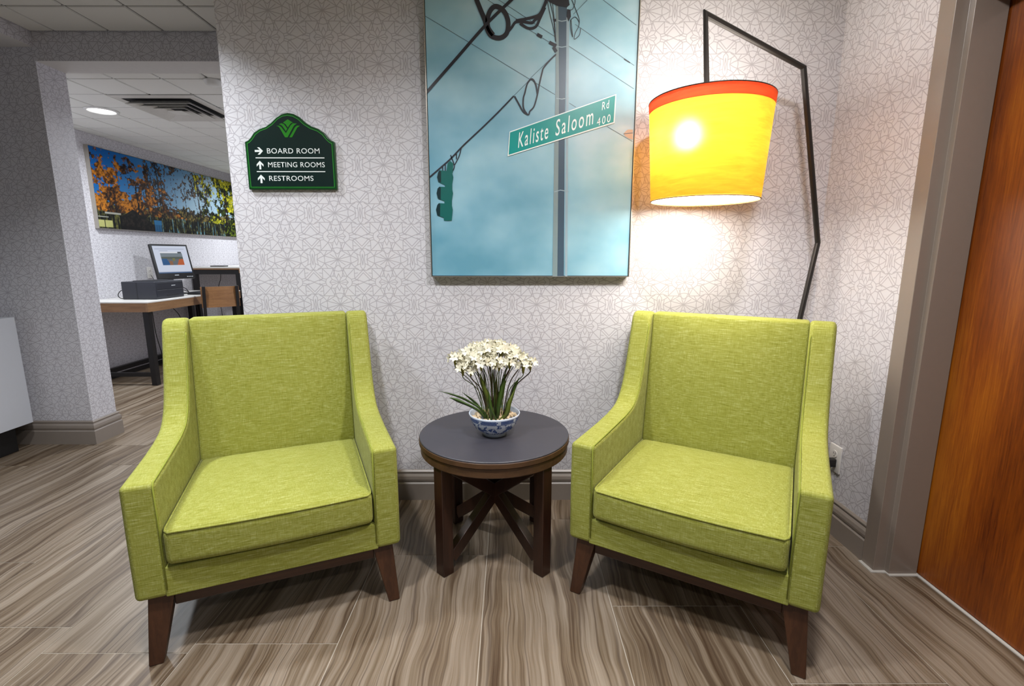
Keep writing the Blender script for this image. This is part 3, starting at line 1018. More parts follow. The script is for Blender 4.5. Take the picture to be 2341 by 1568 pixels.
# ------------------------------------------------------------------ large street-sign picture
def art_material(name, c, rough=0.34, var=0.05):
    t = NT(name)
    n = t.noise(t.obj(), 25.0)
    l = lin(c)
    t.set(Base_Color=t.mix(n, tuple(v * (1 - var) for v in l) + (1,), tuple(min(1, v * (1 + var)) for v in l) + (1,)), Roughness=rough)
    M[name] = t.m

def sky_print():
    """printed hazy sky: soft teal and grey-blue clouds"""
    t = NT('sky_print')
    o = t.obj()
    p = t.n('ShaderNodeSeparateXYZ', {0: o})
    n = t.noise(t.mapped(o, (1, 1, 1.6)), 2.6, 3.0, 0.45)
    n2 = t.noise(o, 6.0, 3.0, 0.5)
    v = t.math('ADD', t.math('MULTIPLY', n, 0.75), t.math('MULTIPLY', n2, 0.25))
    v = t.math('ADD', v, t.math('MULTIPLY', p.outputs[0], 0.16))  # lighter towards the right: the floor lamp's light painted into the sky colour
    v = t.math('ADD', v, t.math('MULTIPLY', t.math('SUBTRACT', p.outputs[2], 0.55), 0.12))
    col = t.ramp(v, [(0.30, rgba((100, 156, 178))), (0.46, rgba((130, 178, 197))), (0.58, rgba((152, 194, 209))), (0.74, rgba((186, 212, 224)))])
    t.set(Base_Color=col, Roughness=0.34)
    M['sky_print'] = t.m
sky_print()
art_material('print_black', (34, 34, 44))
art_material('print_wire', (84, 104, 116))
art_material('print_pole_dark', (66, 86, 104))
art_material('print_pole_light', (128, 148, 152))
art_material('print_conduit', (150, 172, 184))
art_material('print_green', (0, 148, 143))
art_material('print_white', (236, 246, 245))
art_material('print_teal', (14, 96, 90))
art_material('print_teal_dark', (6, 40, 44))
art_material('print_lamp', (190, 170, 150))
plain('frame_silver', (176, 170, 160), 0.28, 0.7)

PW, PH = 0.8995, 1.2192
pc = thing('street_sign_picture', 'tall framed photo print of a street sign, utility pole and hanging traffic light', 'picture', (.0885, D, 1.1045))
y_ = -.0365
bm = BM(); box(bm, -PW / 2 + .006, PW / 2 - .006, -.036, -.001, .006, PH - .006); obj('print', bm, 'sky_print', pc)
for nm, (a, b, c, d) in {'bottom': (-PW / 2, PW / 2, 0, .0035), 'top': (-PW / 2, PW / 2, PH - .0035, PH), 'l': (-PW / 2, -PW / 2 + .0035, .0035, PH - .0035), 'r': (PW / 2 - .0035, PW / 2, .0035, PH - .0035)}.items():
    bm = BM(); box(bm, a, b, -.043, 0, c, d); obj('frame_edge', bm, 'frame_silver', pc)
bm = BM()
for (a, b, c, d) in ((-PW / 2 + .0035, PW / 2 - .0035, .0035, .006), (-PW / 2 + .0035, PW / 2 - .0035, PH - .006, PH - .0035), (-PW / 2 + .0035, -PW / 2 + .006, .006, PH - .006), (PW / 2 - .006, PW / 2 - .0035, .006, PH - .006)):
    box(bm, a, b, -.030, -.001, c, d)
obj('shadow_gap', bm, 'print_black', pc)

ART = {
 'thick': [[(-0.447,0.7796),(-0.3177,0.9127),(-0.1895,1.0445),(-0.0779,1.1422),(-0.0091,1.2028)]],
 'loop': [[(-0.2436,1.173),(-0.2319,1.1419),(-0.2133,1.0981),(-0.1963,1.0603),(-0.1879,1.0286),(-0.1689,0.9999),(-0.1338,0.992),(-0.1058,1.0096),(-0.0987,1.0478),(-0.1091,1.0826),(-0.1299,1.1045),(-0.1542,1.1108),(-0.1734,1.095),(-0.1841,1.0666),(-0.1826,1.0318),(-0.1618,1.0031)]],
 'tail': [[(-0.1023,1.0128),(-0.0848,1.032),(-0.0673,1.0526),(-0.0359,1.0536),(-0.001,1.0496),(0.0123,1.0607),(0.0331,1.0765),(0.0518,1.1143),(0.0608,1.1362),(0.0651,1.1549)],[(-0.0673,1.0574),(-0.0221,1.0654),(0.0068,1.0717),(0.0313,1.0828),(0.0483,1.1111),(0.0584,1.1362)],[(-0.0499,1.0479),(-0.0149,1.0290),(0.016,1.0353),(0.0332,1.067),(0.0536,1.108)]],
 'thin': [[(-0.4449,1.0757),(-0.2603,0.9741),(0.1007,0.7721)],[(0.1622,0.7388),(0.1913,0.7221)],[(0.3261,0.6451),(0.4401,0.583)],[(-0.1852,1.1373),(-0.0569,1.0605),(-0.0434,1.0416),(0.0834,0.9715)],[(-0.1402,1.1374),(-0.0221,1.0685),(0.016,1.0448),(0.097,0.9981)],[(0.2923,1.1382),(0.4353,1.0424)],[(0.1801,1.0451),(0.2014,1.0324),(0.4336,0.8872)],[(0.1557,0.962),(0.4359,0.7958)],[(0.1722,1.0831),(0.2282,1.1365)],[(-0.0775,0.7652),(-0.0206,0.8183),(0.0001,0.8414),(0.0912,0.9231)]],
 'ins': [[(0.0216,1.0066),(0.0427,0.9955)],[(0.0728,0.9763),(0.1029,0.9619)],[(0.0906,0.9586),(0.1033,0.9393)]],
 'ins2': [[(0.39,0.9122),(0.4154,0.8976)]],
 'span': [[(-0.4462,0.4323),(-0.393,0.4755),(-0.3505,0.5108),(-0.2987,0.5613),(-0.2521,0.6027),(-0.2197,0.6308),(-0.1711,0.6745),(-0.1277,0.715),(-0.0757,0.7658)]],
 'loop2': [[(-0.0721,0.7652),(-0.0523,0.7318),(-0.0343,0.7033),(-0.0126,0.6916),(-0.0061,0.705),(0.0117,0.7252),(0.0256,0.772),(0.0324,0.8085),(0.0443,0.8579),(0.0512,0.8775),(0.0773,0.9069),(0.1024,0.9296)],[(0.0256,0.772),(0.0181,0.8117),(0.0019,0.8332),(-0.0175,0.815),(-0.028,0.7786),(-0.0345,0.7552),(-0.0336,0.7184),(-0.018,0.6932)]],
 'tw': [[(0.0637,1.1299),(0.0748,1.0829),(0.0932,1.0163),(0.0991,0.978)],[(0.0741,1.13),(0.0888,1.0734),(0.0968,1.01)],[(0.0827,1.1362),(0.0924,1.0671),(0.1009,0.978)],[(0.1605,1.0609),(0.1612,1.0324),(0.1707,0.9957),(0.1664,1.0324),(0.1622,1.0641)],[(0.1605,1.0609),(0.1795,1.072),(0.1956,1.0547),(0.1943,1.0356),(0.1809,1.0101),(0.1779,0.9877),(0.1986,1.0037),(0.2032,1.0293)],[(0.151,1.0988),(0.1683,1.1019),(0.1781,1.1302),(0.1707,1.1489)],[(0.1641,1.1364),(0.1934,1.0736),(0.1975,1.0483)]],
 'pole': [[(0.098,1.1688),(0.1002,1.0375),(0.1023,0.8003),(0.1004,0.571),(0.1016,-0.0019),(0.1534,-0.0019),(0.146,0.5711),(0.1452,0.8004),(0.1459,1.0376),(0.1432,1.1689)]],
 'pole_l': [[(0.098,1.1688),(0.1002,1.0375),(0.1023,0.8003),(0.1004,0.571),(0.1016,-0.0019),(0.1235,-0.0019),(0.1194,0.5711),(0.1172,0.8003),(0.1112,1.0375),(0.1053,1.1688)]],
 'cond': [[(0.1434,1.0707),(0.1471,0.8004),(0.1498,0.5711),(0.1584,-0.0019),(0.1693,-0.0019),(0.1612,0.5711),(0.1582,0.8004),(0.1543,1.0707)]],
 'junk': [[(0.0635,1.1456),(0.1016,1.1456),(0.15,1.1457),(0.1558,1.1176),(0.1439,1.1082),(0.1021,1.1144),(0.0672,1.13)],[(0.1457,1.1019),(0.1597,1.0988),(0.162,1.0736),(0.152,1.0546),(0.1446,1.0735)],[(0.0872,1.064),(0.1001,1.0656),(0.1013,1.0561),(0.0909,1.0538)]],
 'clamp': [[(0.1082,1.0593),(0.124,1.0561),(0.1536,1.0609)],[(0.1029,0.9603),(0.1259,0.9571),(0.1557,0.962)],[(0.1063,0.7571),(0.1297,0.7538),(0.16,0.7588)],[(0.1033,0.3721),(0.1304,0.3798),(0.1674,0.3737)]],
 'sign': [[(-0.0936,0.6224),(0.3625,0.7742),(0.3592,0.6578),(-0.1022,0.5211)]],
 'signin': [[(-0.0911,0.6189),(0.3577,0.7684),(0.3543,0.6619),(-0.0974,0.5271)]],
 'text': [[(-0.0558,0.5556),(0.2648,0.6518)]],
 'tl_hood': [[(-0.4113,0.4333),(-0.4066,0.4533),(-0.4003,0.4631),(-0.347,0.4578),(-0.3401,0.4333),(-0.3469,0.3976),(-0.3762,0.3998),(-0.4062,0.4132)],[(-0.4154,0.366),(-0.4102,0.3863),(-0.4021,0.3939),(-0.3484,0.3908),(-0.3429,0.3661),(-0.3497,0.3299),(-0.3779,0.3308),(-0.4104,0.3434)],[(-0.4197,0.2957),(-0.4135,0.3162),(-0.4062,0.324),(-0.3509,0.3208),(-0.3457,0.2958),(-0.3515,0.2486),(-0.3855,0.2486),(-0.3866,0.2615),(-0.4147,0.2706)]],
 'tl_dark': [[(-0.4113,0.4333),(-0.4066,0.4533),(-0.4003,0.4631),(-0.3935,0.4577),(-0.3946,0.4109),(-0.4062,0.4132)],[(-0.4154,0.366),(-0.4102,0.3863),(-0.4021,0.3939),(-0.3961,0.3885),(-0.3984,0.338),(-0.4104,0.3434)],[(-0.4197,0.2957),(-0.4135,0.3162),(-0.4062,0.324),(-0.4003,0.3181),(-0.403,0.2674),(-0.4147,0.2706)]],
 'tl_body': [[(-0.3768,0.4154),(-0.3456,0.4155),(-0.3463,0.3796),(-0.3791,0.3796)],[(-0.3813,0.3435),(-0.3485,0.3435),(-0.3492,0.3117),(-0.3821,0.3117)]],
 'tl_top': [[(-0.3639,0.491),(-0.353,0.502),(-0.3393,0.491),(-0.3425,0.4511),(-0.3703,0.4556)]],
 'tl_wire': [[(-0.3502,0.5262),(-0.3349,0.4822),(-0.3423,0.46)],[(-0.3035,0.5547),(-0.3133,0.5219),(-0.3325,0.4866)],[(-0.3246,0.535),(-0.3251,0.5087)],[(-0.386,0.4777),(-0.3865,0.4578)],[(-0.3742,0.4866),(-0.3749,0.4578)]],
 'lum': [[(0.4,0.6156),(0.41,0.626),(0.4176,0.6319),(0.4395,0.6319),(0.4414,0.5905),(0.4222,0.5964),(0.4061,0.6059)]],
 'lumd': [[(0.4,0.6156),(0.4401,0.6195),(0.4402,0.6166),(0.4002,0.6127)]],
}

def art_lines(name, key, w, lay, mat, sm=True):
    bm = BM()
    for i, line in enumerate(ART[key]):
        pts = [(p.x, p.y) for p in smooth_path(line, 6)] if sm else line
        ribbon(bm, pts, w, y_ - lay * .00025 - i * .00002)
    return obj(name, bm, mat, pc, recalc=False)
def art_polys(name, key, lay, mat):
    bm = BM()
    for i, poly in enumerate(ART[key]):
        flat(bm, poly, y_ - lay * .00025 - i * .00002, .0001)
    return obj(name, bm, mat, pc)
art_lines('printed_wires', 'thin', .0021, 1, 'print_wire', sm=False)
art_polys('printed_pole', 'pole', 2, 'print_pole_dark')
art_polys('printed_pole_edge', 'pole_l', 3, 'print_pole_light')
art_polys('printed_conduit', 'cond', 3, 'print_conduit')
art_lines('printed_clamps', 'clamp', .004, 5, 'print_conduit', sm=False)
art_lines('printed_wires', 'tw', .0026, 6, 'print_black')
art_lines('printed_insulators', 'ins', .013, 6, 'print_black', sm=False)
art_lines('printed_insulators', 'ins2', .004, 6, 'print_black', sm=False)
art_polys('printed_fittings', 'junk', 7, 'print_black')
art_lines('printed_cable', 'tail', .011, 7, 'print_black')
art_lines('printed_cable', 'loop', .019, 8, 'print_black')
art_lines('printed_cable', 'thick', [.0125] * 25, 9, 'print_black')
art_lines('printed_cable', 'loop2', .0062, 9, 'print_black')
art_lines('printed_cable', 'span', .0062, 10, 'print_black')
art_lines('printed_wires', 'tl_wire', .004, 10, 'print_black')
art_polys('printed_traffic_light', 'tl_body', 10, 'print_teal')
art_polys('printed_traffic_light', 'tl_hood', 11, 'print_teal')
art_polys('printed_traffic_light', 'tl_dark', 12, 'print_teal_dark')
art_polys('printed_traffic_light', 'tl_top', 12, 'print_teal')
art_polys('printed_street_lamp', 'lum', 3, 'print_lamp')
art_polys('printed_street_lamp', 'lumd', 4, 'print_wire')
art_polys('printed_sign', 'sign', 13, 'print_white')
art_polys('printed_sign', 'signin', 14, 'print_green')
TLq, TRq, BRq, BLq = [Vector(p) for p in ART['sign'][0]]
def on_sign(s, t):
    a = BLq.lerp(BRq, s); b = TLq.lerp(TRq, s)
    return a.lerp(b, t)
def sign_text(body, s0, s1, t0, t1, bold=.004, spacing=1.28):
    def fn(u, v):
        p = on_sign(s0 + (s1 - s0) * u, t0 + (t1 - t0) * v)
        return (p.x, y_ - 15 * .00025, p.y)
    link('printed_lettering', text_mesh(body, fn, bold, spacing), 'print_white', pc)
sign_text('Kaliste', .095, .375, .20, .82)
sign_text('Saloom', .445, .795, .20, .82)
sign_text('Rd', .872, .936, .60, .88)
sign_text('400', .832, .958, .09, .37, spacing=1.35)

# ------------------------------------------------------------------ direction sign
plain('sign_green', (8, 62, 22), 0.25, spec=0.6)
plain('sign_face', (6, 30, 26), 0.3, var=0.15)
plain('sign_line', (44, 132, 44), 0.3)
plain('emblem_green', (36, 122, 24), 0.3)
plain('sign_white', (222, 228, 226), 0.4)
ds = thing('direction_sign', 'dark green arched direction sign with white lettering and arrows', 'sign', (-.9676, D, 1.488))
half = [(.196, 0), (.196, .2015), (.181, .2075), (.1695, .2180), (.1535, .2388), (.1290, .2555), (.1000, .2655), (.0755, .2805), (.0500, .3035), (.0265, .3160), (.0, .3205)]
outl = [(x, z) for x, z in half] + [(-x, z) for x, z in half[-2::-1]]
def inset(poly, d):
    n = len(poly); out = []
    for i in range(n):
        p = Vector(poly[i]); a = (p - Vector(poly[i - 1])).normalized(); b = (Vector(poly[(i + 1) % n]) - p).normalized()
        na, nb = Vector((-a.y, a.x)), Vector((-b.y, b.x))
        m = (na + nb); m = m / max(m.dot(na), .35)
        out.append(p + m * d)
    return [(q.x, q.y) for q in out]
bm = BM(); prism(bm, outl, 'y', -.0175, 0); obj('board', bm, 'sign_green', ds, bevel=0.004, seg=3)
bm = BM(); flat(bm, inset(outl, .0095), -.0180, .0006); obj('border_line', bm, 'sign_line', ds)
bm = BM(); flat(bm, inset(outl, .0125), -.0186, .0006); obj('face', bm, 'sign_face', ds)
SF = -.0192
emb = {
 'a': [(-.0307, .266), (-.0179, .2672), (-.0095, .2612), (.0088, .236), (.0319, .2685), (.0427, .2769), (.0604, .275), (.0512, .2709), (.0457, .2661), (.0151, .2191), (.0036, .2191), (-.0173, .2588), (-.022, .2636)],
 'b': [(-.0187, .2725), (-.0069, .2768), (.003, .2732), (.0167, .254), (.0095, .2444), (-.0029, .2636), (-.0088, .2696)],
 'c': [(-.0004, .2792), (.0211, .2929), (.0429, .2793), (.0351, .2769), (.0296, .2721), (.0196, .2589), (.0106, .2732)],
 'd': [(.0724, .2661), (.0598, .2673), (.0503, .2601), (.0228, .2191), (.0343, .2191), (.0604, .2589)]}
bm = BM()
for k, pl in emb.items():
    flat(bm, [(x - .0206, z) for x, z in pl], SF, .0006)
obj('emblem', bm, 'emblem_green', ds)
def sign_line(body, x0, x1, z0, z1):
    link('lettering', text_mesh(body, lambda u, v: (x0 + (x1 - x0) * u, SF, z0 + (z1 - z0) * v), .003, 1.06), 'sign_white', ds)
sign_line('BOARD ROOM', -.1005, .1295, .1520, .1740)
sign_line('MEETING ROOMS', -.1005, .1485, .0945, .1160)
sign_line('RESTROOMS', -.1010, .0945, .0370, .0585)
for z in (.1338, .0762):
    bm = BM(); box(bm, -.153, .149, SF, SF + .0006, z - .0019, z + .0019); obj('rule', bm, 'sign_white', ds)
arrow = [(-.018, -.0042), (.004, -.0042), (-.0065, -.0150), (.0030, -.0150), (.018, 0), (.0030, .0150), (-.0065, .0150), (.004, .0042), (-.018, .0042)]
for cx, cz, a in ((-.136, .1625, 0), (-.136, .1035, 90), (-.136, .0452, 90)):
    ca, sa = math.cos(R(a)), math.sin(R(a))
    bm = BM(); flat(bm, [(cx + ca * x - sa * z, cz + sa * x + ca * z) for x, z in arrow], SF, .0006); obj('arrow', bm, 'sign_white', ds)

# ------------------------------------------------------------------ white cabinet at far left
plain('cabinet_white', (206, 209, 216), 0.4, var=0.02)
plain('black_matte', (22, 22, 23), 0.5)
cb = thing('white_cabinet', 'plain white cabinet on a black recessed base at far left', 'cabinet', (-3.30, 2.55, 0))
bm = BM(); box(bm, -.30, .30, -.55, .375, .168, .832); obj('body', bm, 'cabinet_white', cb, bevel=0.003)
bm = BM(); box(bm, -.22, .235, -.50, .320, 0, .168); obj('plinth', bm, 'black_matte', cb, bevel=0.003)
bm = BM(); box(bm, -.285, -.005, -.553, -.549, .18, .82); obj('door', bm, 'cabinet_white', cb)
bm = BM(); box(bm, .005, .285, -.553, -.549, .18, .82); obj('door', bm, 'cabinet_white', cb)

# ------------------------------------------------------------------ study: desk, high table, chair, computer
plain('laminate_white', (214, 212, 208), 0.3, var=0.02)
plain('black_steel', (26, 24, 25), 0.45, 0.2)
wood('oak_brown', (112, 80, 52), (152, 116, 80), 'y', 0.45)
wood('oak_brown_x', (104, 72, 46), (140, 104, 70), 'x', 0.45)
dk = thing('computer_desk', 'white topped computer desk with brown wood edge and black legs', 'desk', (-3.58, 5.15, 0))
X0, X1, Ya, Yb, ZT = -.34, .30, -.765, .765, .787
bm = BM(); box(bm, X0, X1, Ya, Yb, ZT - .014, ZT); obj('desktop', bm, 'laminate_white', dk, bevel=0.002)
bm = BM(); box(bm, X1 - .022, X1, Ya, Yb, ZT - .094, ZT - .0145); obj('apron', bm, 'oak_brown', dk)
bm = BM(); box(bm, X0, X1 - .0225, Ya, Ya + .022, ZT - .094, ZT - .0145); obj('apron', bm, 'oak_brown_x', dk)
bm = BM(); box(bm, X0, X1 - .0225, Yb - .022, Yb, ZT - .094, ZT - .0145); obj('apron', bm, 'oak_brown_x', dk)
for lx in (X0 + .055, X1 - .05):
    for ly in (Ya + .05, Yb - .05):
        bm = BM(); box(bm, lx - .025, lx + .025, ly - .025, ly + .025, 0, ZT - .0145); obj('leg', bm, 'black_steel', dk, bevel=0.002)
for ly in (Ya + .05, Yb - .05):
    bm = BM(); box(bm, X0 + .0805, X1 - .0755, ly - .018, ly + .018, .085, .120); obj('stretcher', bm, 'black_steel', dk)
bm = BM(); box(bm, X0 + .035, X0 + .075, Ya + .0755, Yb - .0755, .080, .122); obj('stretcher', bm, 'black_steel', dk)

bt = thing('high_table', 'tall narrow table with pale top and black steel legs past the desk', 'table', (-3.575, 6.55, 0))
X0, X1, Ya, Yb, ZT = -.345, .275, -.55, 1.05, 1.062
bm = BM(); box(bm, X0, X1, Ya, Yb, ZT - .016, ZT); obj('tabletop', bm, 'laminate_white', bt)
bm = BM(); box(bm, X0, X1 - .0205, Ya, Ya + .02, ZT - .034, ZT - .0165); obj('edge', bm, 'oak_brown_x', bt)
bm = BM(); box(bm, X1 - .02, X1, Ya, Yb, ZT - .075, ZT - .0165); obj('edge', bm, 'oak_brown', bt)
for lx in (X0 + .04, X1 - .047):
    for ly in (Ya + .04, Yb - .04):
        bm = BM(); box(bm, lx - .026, lx + .026, ly - .026, ly + .026, 0, ZT - .036); obj('leg', bm, 'black_steel', bt)
for ly in (Ya + .04, Yb - .04):
    bm = BM(); box(bm, X0 + .0665, X1 - .0735, ly - .026, ly + .026, ZT - .090, ZT - .036); obj('rail', bm, 'black_steel', bt)
bm = BM(); rounded(bm, .085, .05, .006, .003, (0, 0, .006), 2, 2)
tag(obj('black_tray', bm, 'black_matte', None, smooth=True), 'thin black tray lying on the high table', 'tray').location = (-3.66, 6.18, 1.0621)

# desk chair, seen from behind
sc_ = thing('desk_chair', 'desk chair with curved wooden back and black posts', 'chair', (-3.19, 5.30, 0), R(38))
def bentback(bm, z0, z1):
    n = 10; a = []
    for k in range(n + 1):
        x = -.175 + .35 * k / n
        a.append((x, -.225 + .022 * (1 - (x / .175) ** 2) * -1))
    pts = a + [(x, y + .014) for x, y in reversed(a)]
    prism(bm, pts, 'z', z0, z1)
wood('chair_wood', (104, 70, 42), (144, 104, 66), 'x', 0.4)
bm = BM(); bentback(bm, .665, .880); obj('backrest', bm, 'chair_wood', sc_)
bm = BM(); rounded(bm, .205, .20, .012, .010, (0, 0, .452), 4, 3); obj('seat', bm, 'chair_wood', sc_, smooth=True)
for s in (-1, 1):
    bm = BM(); tube(bm, [(s * .165, -.20, .0), (s * .155, -.205, .44), (s * .150, -.262, .885)], .014, 4, sq=True); obj('rear_post', bm, 'black_steel', sc_)
    bm = BM(); tube(bm, [(s * .180, .185, .0), (s * .165, .17, .44)], .013, 4, sq=True); obj('leg', bm, 'black_steel', sc_)
    bm = BM(); tube(bm, [(s * .162, -.20, .2), (s * .172, .175, .2)], .009, 4, sq=True); obj('stretcher', bm, 'black_steel', sc_)

# printer
plain('printer_grey', (36, 38, 46), 0.45)
plain('printer_dark', (28, 29, 34), 0.5)
plain('badge_grey', (180, 184, 188), 0.4)
pr = thing('printer', 'dark grey box printer on the white desk', 'printer', (-3.515, 4.81, .7873))
bm = BM(); rounded(bm, .160, .20, .083, .008, (0, 0, .083 + .002), 3, 3); obj('body', bm, 'printer_grey', pr, smooth=True)
bm = BM(); box(bm, -.155, .155, -.195, .195, 0, .006); obj('feet', bm, 'printer_dark', pr)
bm = BM(); box(bm, .158, .164, -.18, .19, .018, .085); tr_ = obj('paper_tray', bm, 'printer_grey', pr, bevel=0.002)
bm = BM(); box(bm, .1635, .1650, -.06, .11, .022, .036); obj('tray_grip', bm, 'printer_dark', tr_)
bm = BM(); box(bm, .158, .163, -.18, .19, .091, .155); fp = obj('front_cover', bm, 'printer_grey', pr, bevel=0.002)
bm = BM(); box(bm, .1625, .1638, .02, .075, .118, .126); obj('badge', bm, 'badge_grey', fp)
bm = BM(); box(bm, -.02, -.014, -.2012, -.199, .01, .16); obj('panel_gap', bm, 'printer_dark', pr)
bm = BM(); rounded(bm, .11, .13, .006, .003, (0.01, .0, .169), 2, 2); obj('output_lid', bm, 'printer_dark', pr, smooth=True)

# computer monitor
def vcol(name, rough=0.3, emit=0.0):
    t = NT(name)
    a = t.n('ShaderNodeVertexColor', layer_name='Col')
    if emit:
        t.set(Base_Color=(0.02, 0.02, 0.02, 1), Emission_Color=a.outputs[0], Emission_Strength=emit, Roughness=rough)
    else:
        t.set(Base_Color=a.outputs[0], Roughness=rough)
    M[name] = t.m
vcol('screen_image', 0.2, 0.95)
def raster(name, img, fn, mat, parent):
    """flat print: a fine grid whose corners carry the picture's colours (img is rows from the bottom, sRGB 0..255)"""
    h, w, _ = img.shape
    c = img / 255.0
    c = np.where(c <= 0.04045, c / 12.92, ((c + 0.055) / 1.055) ** 2.4)
    verts = [fn(i / (w - 1), j / (h - 1)) for j in range(h) for i in range(w)]
    faces = [(j * w + i, j * w + i + 1, (j + 1) * w + i + 1, (j + 1) * w + i) for j in range(h - 1) for i in range(w - 1)]
    me = bpy.data.meshes.new(name)
    me.from_pydata(verts, [], faces)
    at = me.color_attributes.new('Col', 'FLOAT_COLOR', 'POINT')
    d = np.ones((h * w, 4), np.float32); d[:, :3] = c.reshape(-1, 3)
    at.data.foreach_set('color', d.ravel())
    return link(name, me, mat, parent)
mo = thing('computer_monitor', 'black computer monitor showing a web page on the desk', 'monitor', (-3.61, 5.255, .7873), R(68))
TILT = R(-13)
def tl_(x, y, z):
    v = Matrix.Rotation(TILT, 3, 'X') @ Vector((x, y, z - .02)); return (v.x, v.y + .0, v.z + .365)
def tilted(bm):
    for v in bm.verts: v.co = tl_(*v.co)
bm = BM(); rounded(bm, .196, .016, .185, .006, (0, 0, 0), 2, 2); tilted(bm); obj('bezel', bm, 'black_matte', mo, smooth=True)
img = np.zeros((60, 72, 3)) + np.array([214, 222, 240])
img[:3] = (60, 90, 130); img[3:5] = (200, 208, 226)
img[52:54, 4:66] = (186, 194, 214); img[48:50, 12:30] = (190, 198, 216)
yy, xx = np.mgrid[0:26, 0:46]
ph = np.zeros((26, 46, 3)) + np.array([98, 104, 112])
ph[(yy > 17)] = (120, 132, 140); ph[(yy > 12) & (yy <= 17)] = (84, 92, 84)
ph[(yy < 14) & (xx < 16 - yy * .4)] = (30, 84, 136)
ph[(yy < 13) & (xx > 30 + yy * .5)] = (188, 92, 44)
ph[(yy < 9) & (xx > 14) & (xx < 22)] = (140, 96, 66)
ph[(yy > 8) & (yy < 15) & (xx > 22) & (xx < 28)] = (120, 120, 66)
img[18:44, 13:59] = ph; img[44:47, 13:59] = (232, 236, 244); img[44:47, 50:58] = (60, 66, 74)
raster('screen', img, lambda u, v: tl_(-.176 + .352 * u, -.0166, -.125 + .290 * v), 'screen_image', mo)
bm = BM(); box(bm, -.022, .022, -.0172, -.0158, -.151, -.143); tilted(bm); obj('badge', bm, 'badge_grey', mo)
for k in range(4):
    bm = BM(); x = .105 + k * .018; box(bm, x, x + .012, -.0172, -.0158, -.170, -.162); tilted(bm); obj('sticker', bm, 'badge_grey', mo)
bm = BM(); tube(bm, [(0, .085, .012), (0, .075, .20), (0, .018, .345)], .026, 4, sq=True); obj('stand_neck', bm, 'black_matte', mo)
bm = BM(); rounded(bm, .12, .095, .007, .005, (0, .05, .007), 3, 2); obj('stand_base', bm, 'black_matte', mo, smooth=True)

kb = thing('keyboard', 'black keyboard on the desk beside the printer', 'keyboard', (-3.36, 5.40, .7873), R(85))
bm = BM(); hexa(bm, [(-.21, -.07, 0), (.21, -.07, 0), (.21, .07, 0), (-.21, .07, 0)], [(-.208, -.068, .012), (.208, -.068, .012), (.208, .068, .024), (-.208, .068, .024)]); obj('case', bm, 'black_matte', kb)
bm = BM()
for r_ in range(5):
    for k in range(14):
        x, y = -.196 + k * .0285, -.058 + r_ * .025
        z = .012 + (y + .068) / .136 * .012
        box(bm, x, x + .024, y, y + .020, z, z + .006)
ky = obj('keys', bm, 'printer_dark', kb); ky['kind'] = 'stuff'

def cord(label, pts, r=.004, name='power_cord'):
    p0 = Vector(pts[0])
    bm = BM(); tube(bm, [p - p0 for p in smooth_path(pts, 8)], r, 6)
    o = tag(obj(name, bm, 'black_matte', None, smooth=True), label, 'cord')
    o.location = p0
    return o
cord('black cord looping out of the left side of the printer', [(-3.675, 4.70, .875), (-3.72, 4.665, .87), (-3.745, 4.65, .83), (-3.735, 4.655, .80), (-3.70, 4.67, .791)])
cord('black cord hanging under the desk beside the near leg', [(-3.42, 4.60, .77), (-3.45, 4.66, .66), (-3.47, 4.70, .45), (-3.50, 4.78, .26), (-3.60, 4.95, .14), (-3.72, 5.3, .06)])
cord('thin black cord slanting below the middle of the desk', [(-3.60, 5.05, .77), (-3.62, 5.18, .66), (-3.63, 5.30, .55), (-3.70, 5.42, .40), (-3.80, 5.5, .10)])
cord('thin black cord below the desk near its far legs', [(-3.62, 5.55, .77), (-3.64, 5.62, .65), (-3.68, 5.70, .50), (-3.78, 5.80, .15)])
cord('black cord hanging below the high table', [(-3.78, 6.40, 1.02), (-3.80, 6.42, .90), (-3.83, 6.40, .75), (-3.82, 6.42, .3)])
cord('thin black cord rising behind the printer to the outlet', [(-3.72, 5.02, .80), (-3.75, 5.12, .86), (-3.82, 5.25, .93), (-3.915, 5.345, .985)], .003)
for k, (a, b) in enumerate((((-3.55, 5.12), .07), ((-3.50, 5.15), .09), ((-3.52, 5.18), .055))):
    cord(['lower of three black cable loops between printer and keyboard', 'tallest of three black cable loops between printer and keyboard', 'smallest of three black cable loops between printer and keyboard'][k],
         [(a[0], a[1] - .09, .795), (a[0], a[1] - .05, .787 + b * .8), (a[0] + .01, a[1] + .01, .787 + b), (a[0] + .02, a[1] + .08, .787 + b * .7), (a[0] + .03, a[1] + .12, .80)], .004, 'cable')
outlet('wall_outlet', 'white outlet plate on the wall behind the monitor', (XW, 5.345, 1.015), R(90))

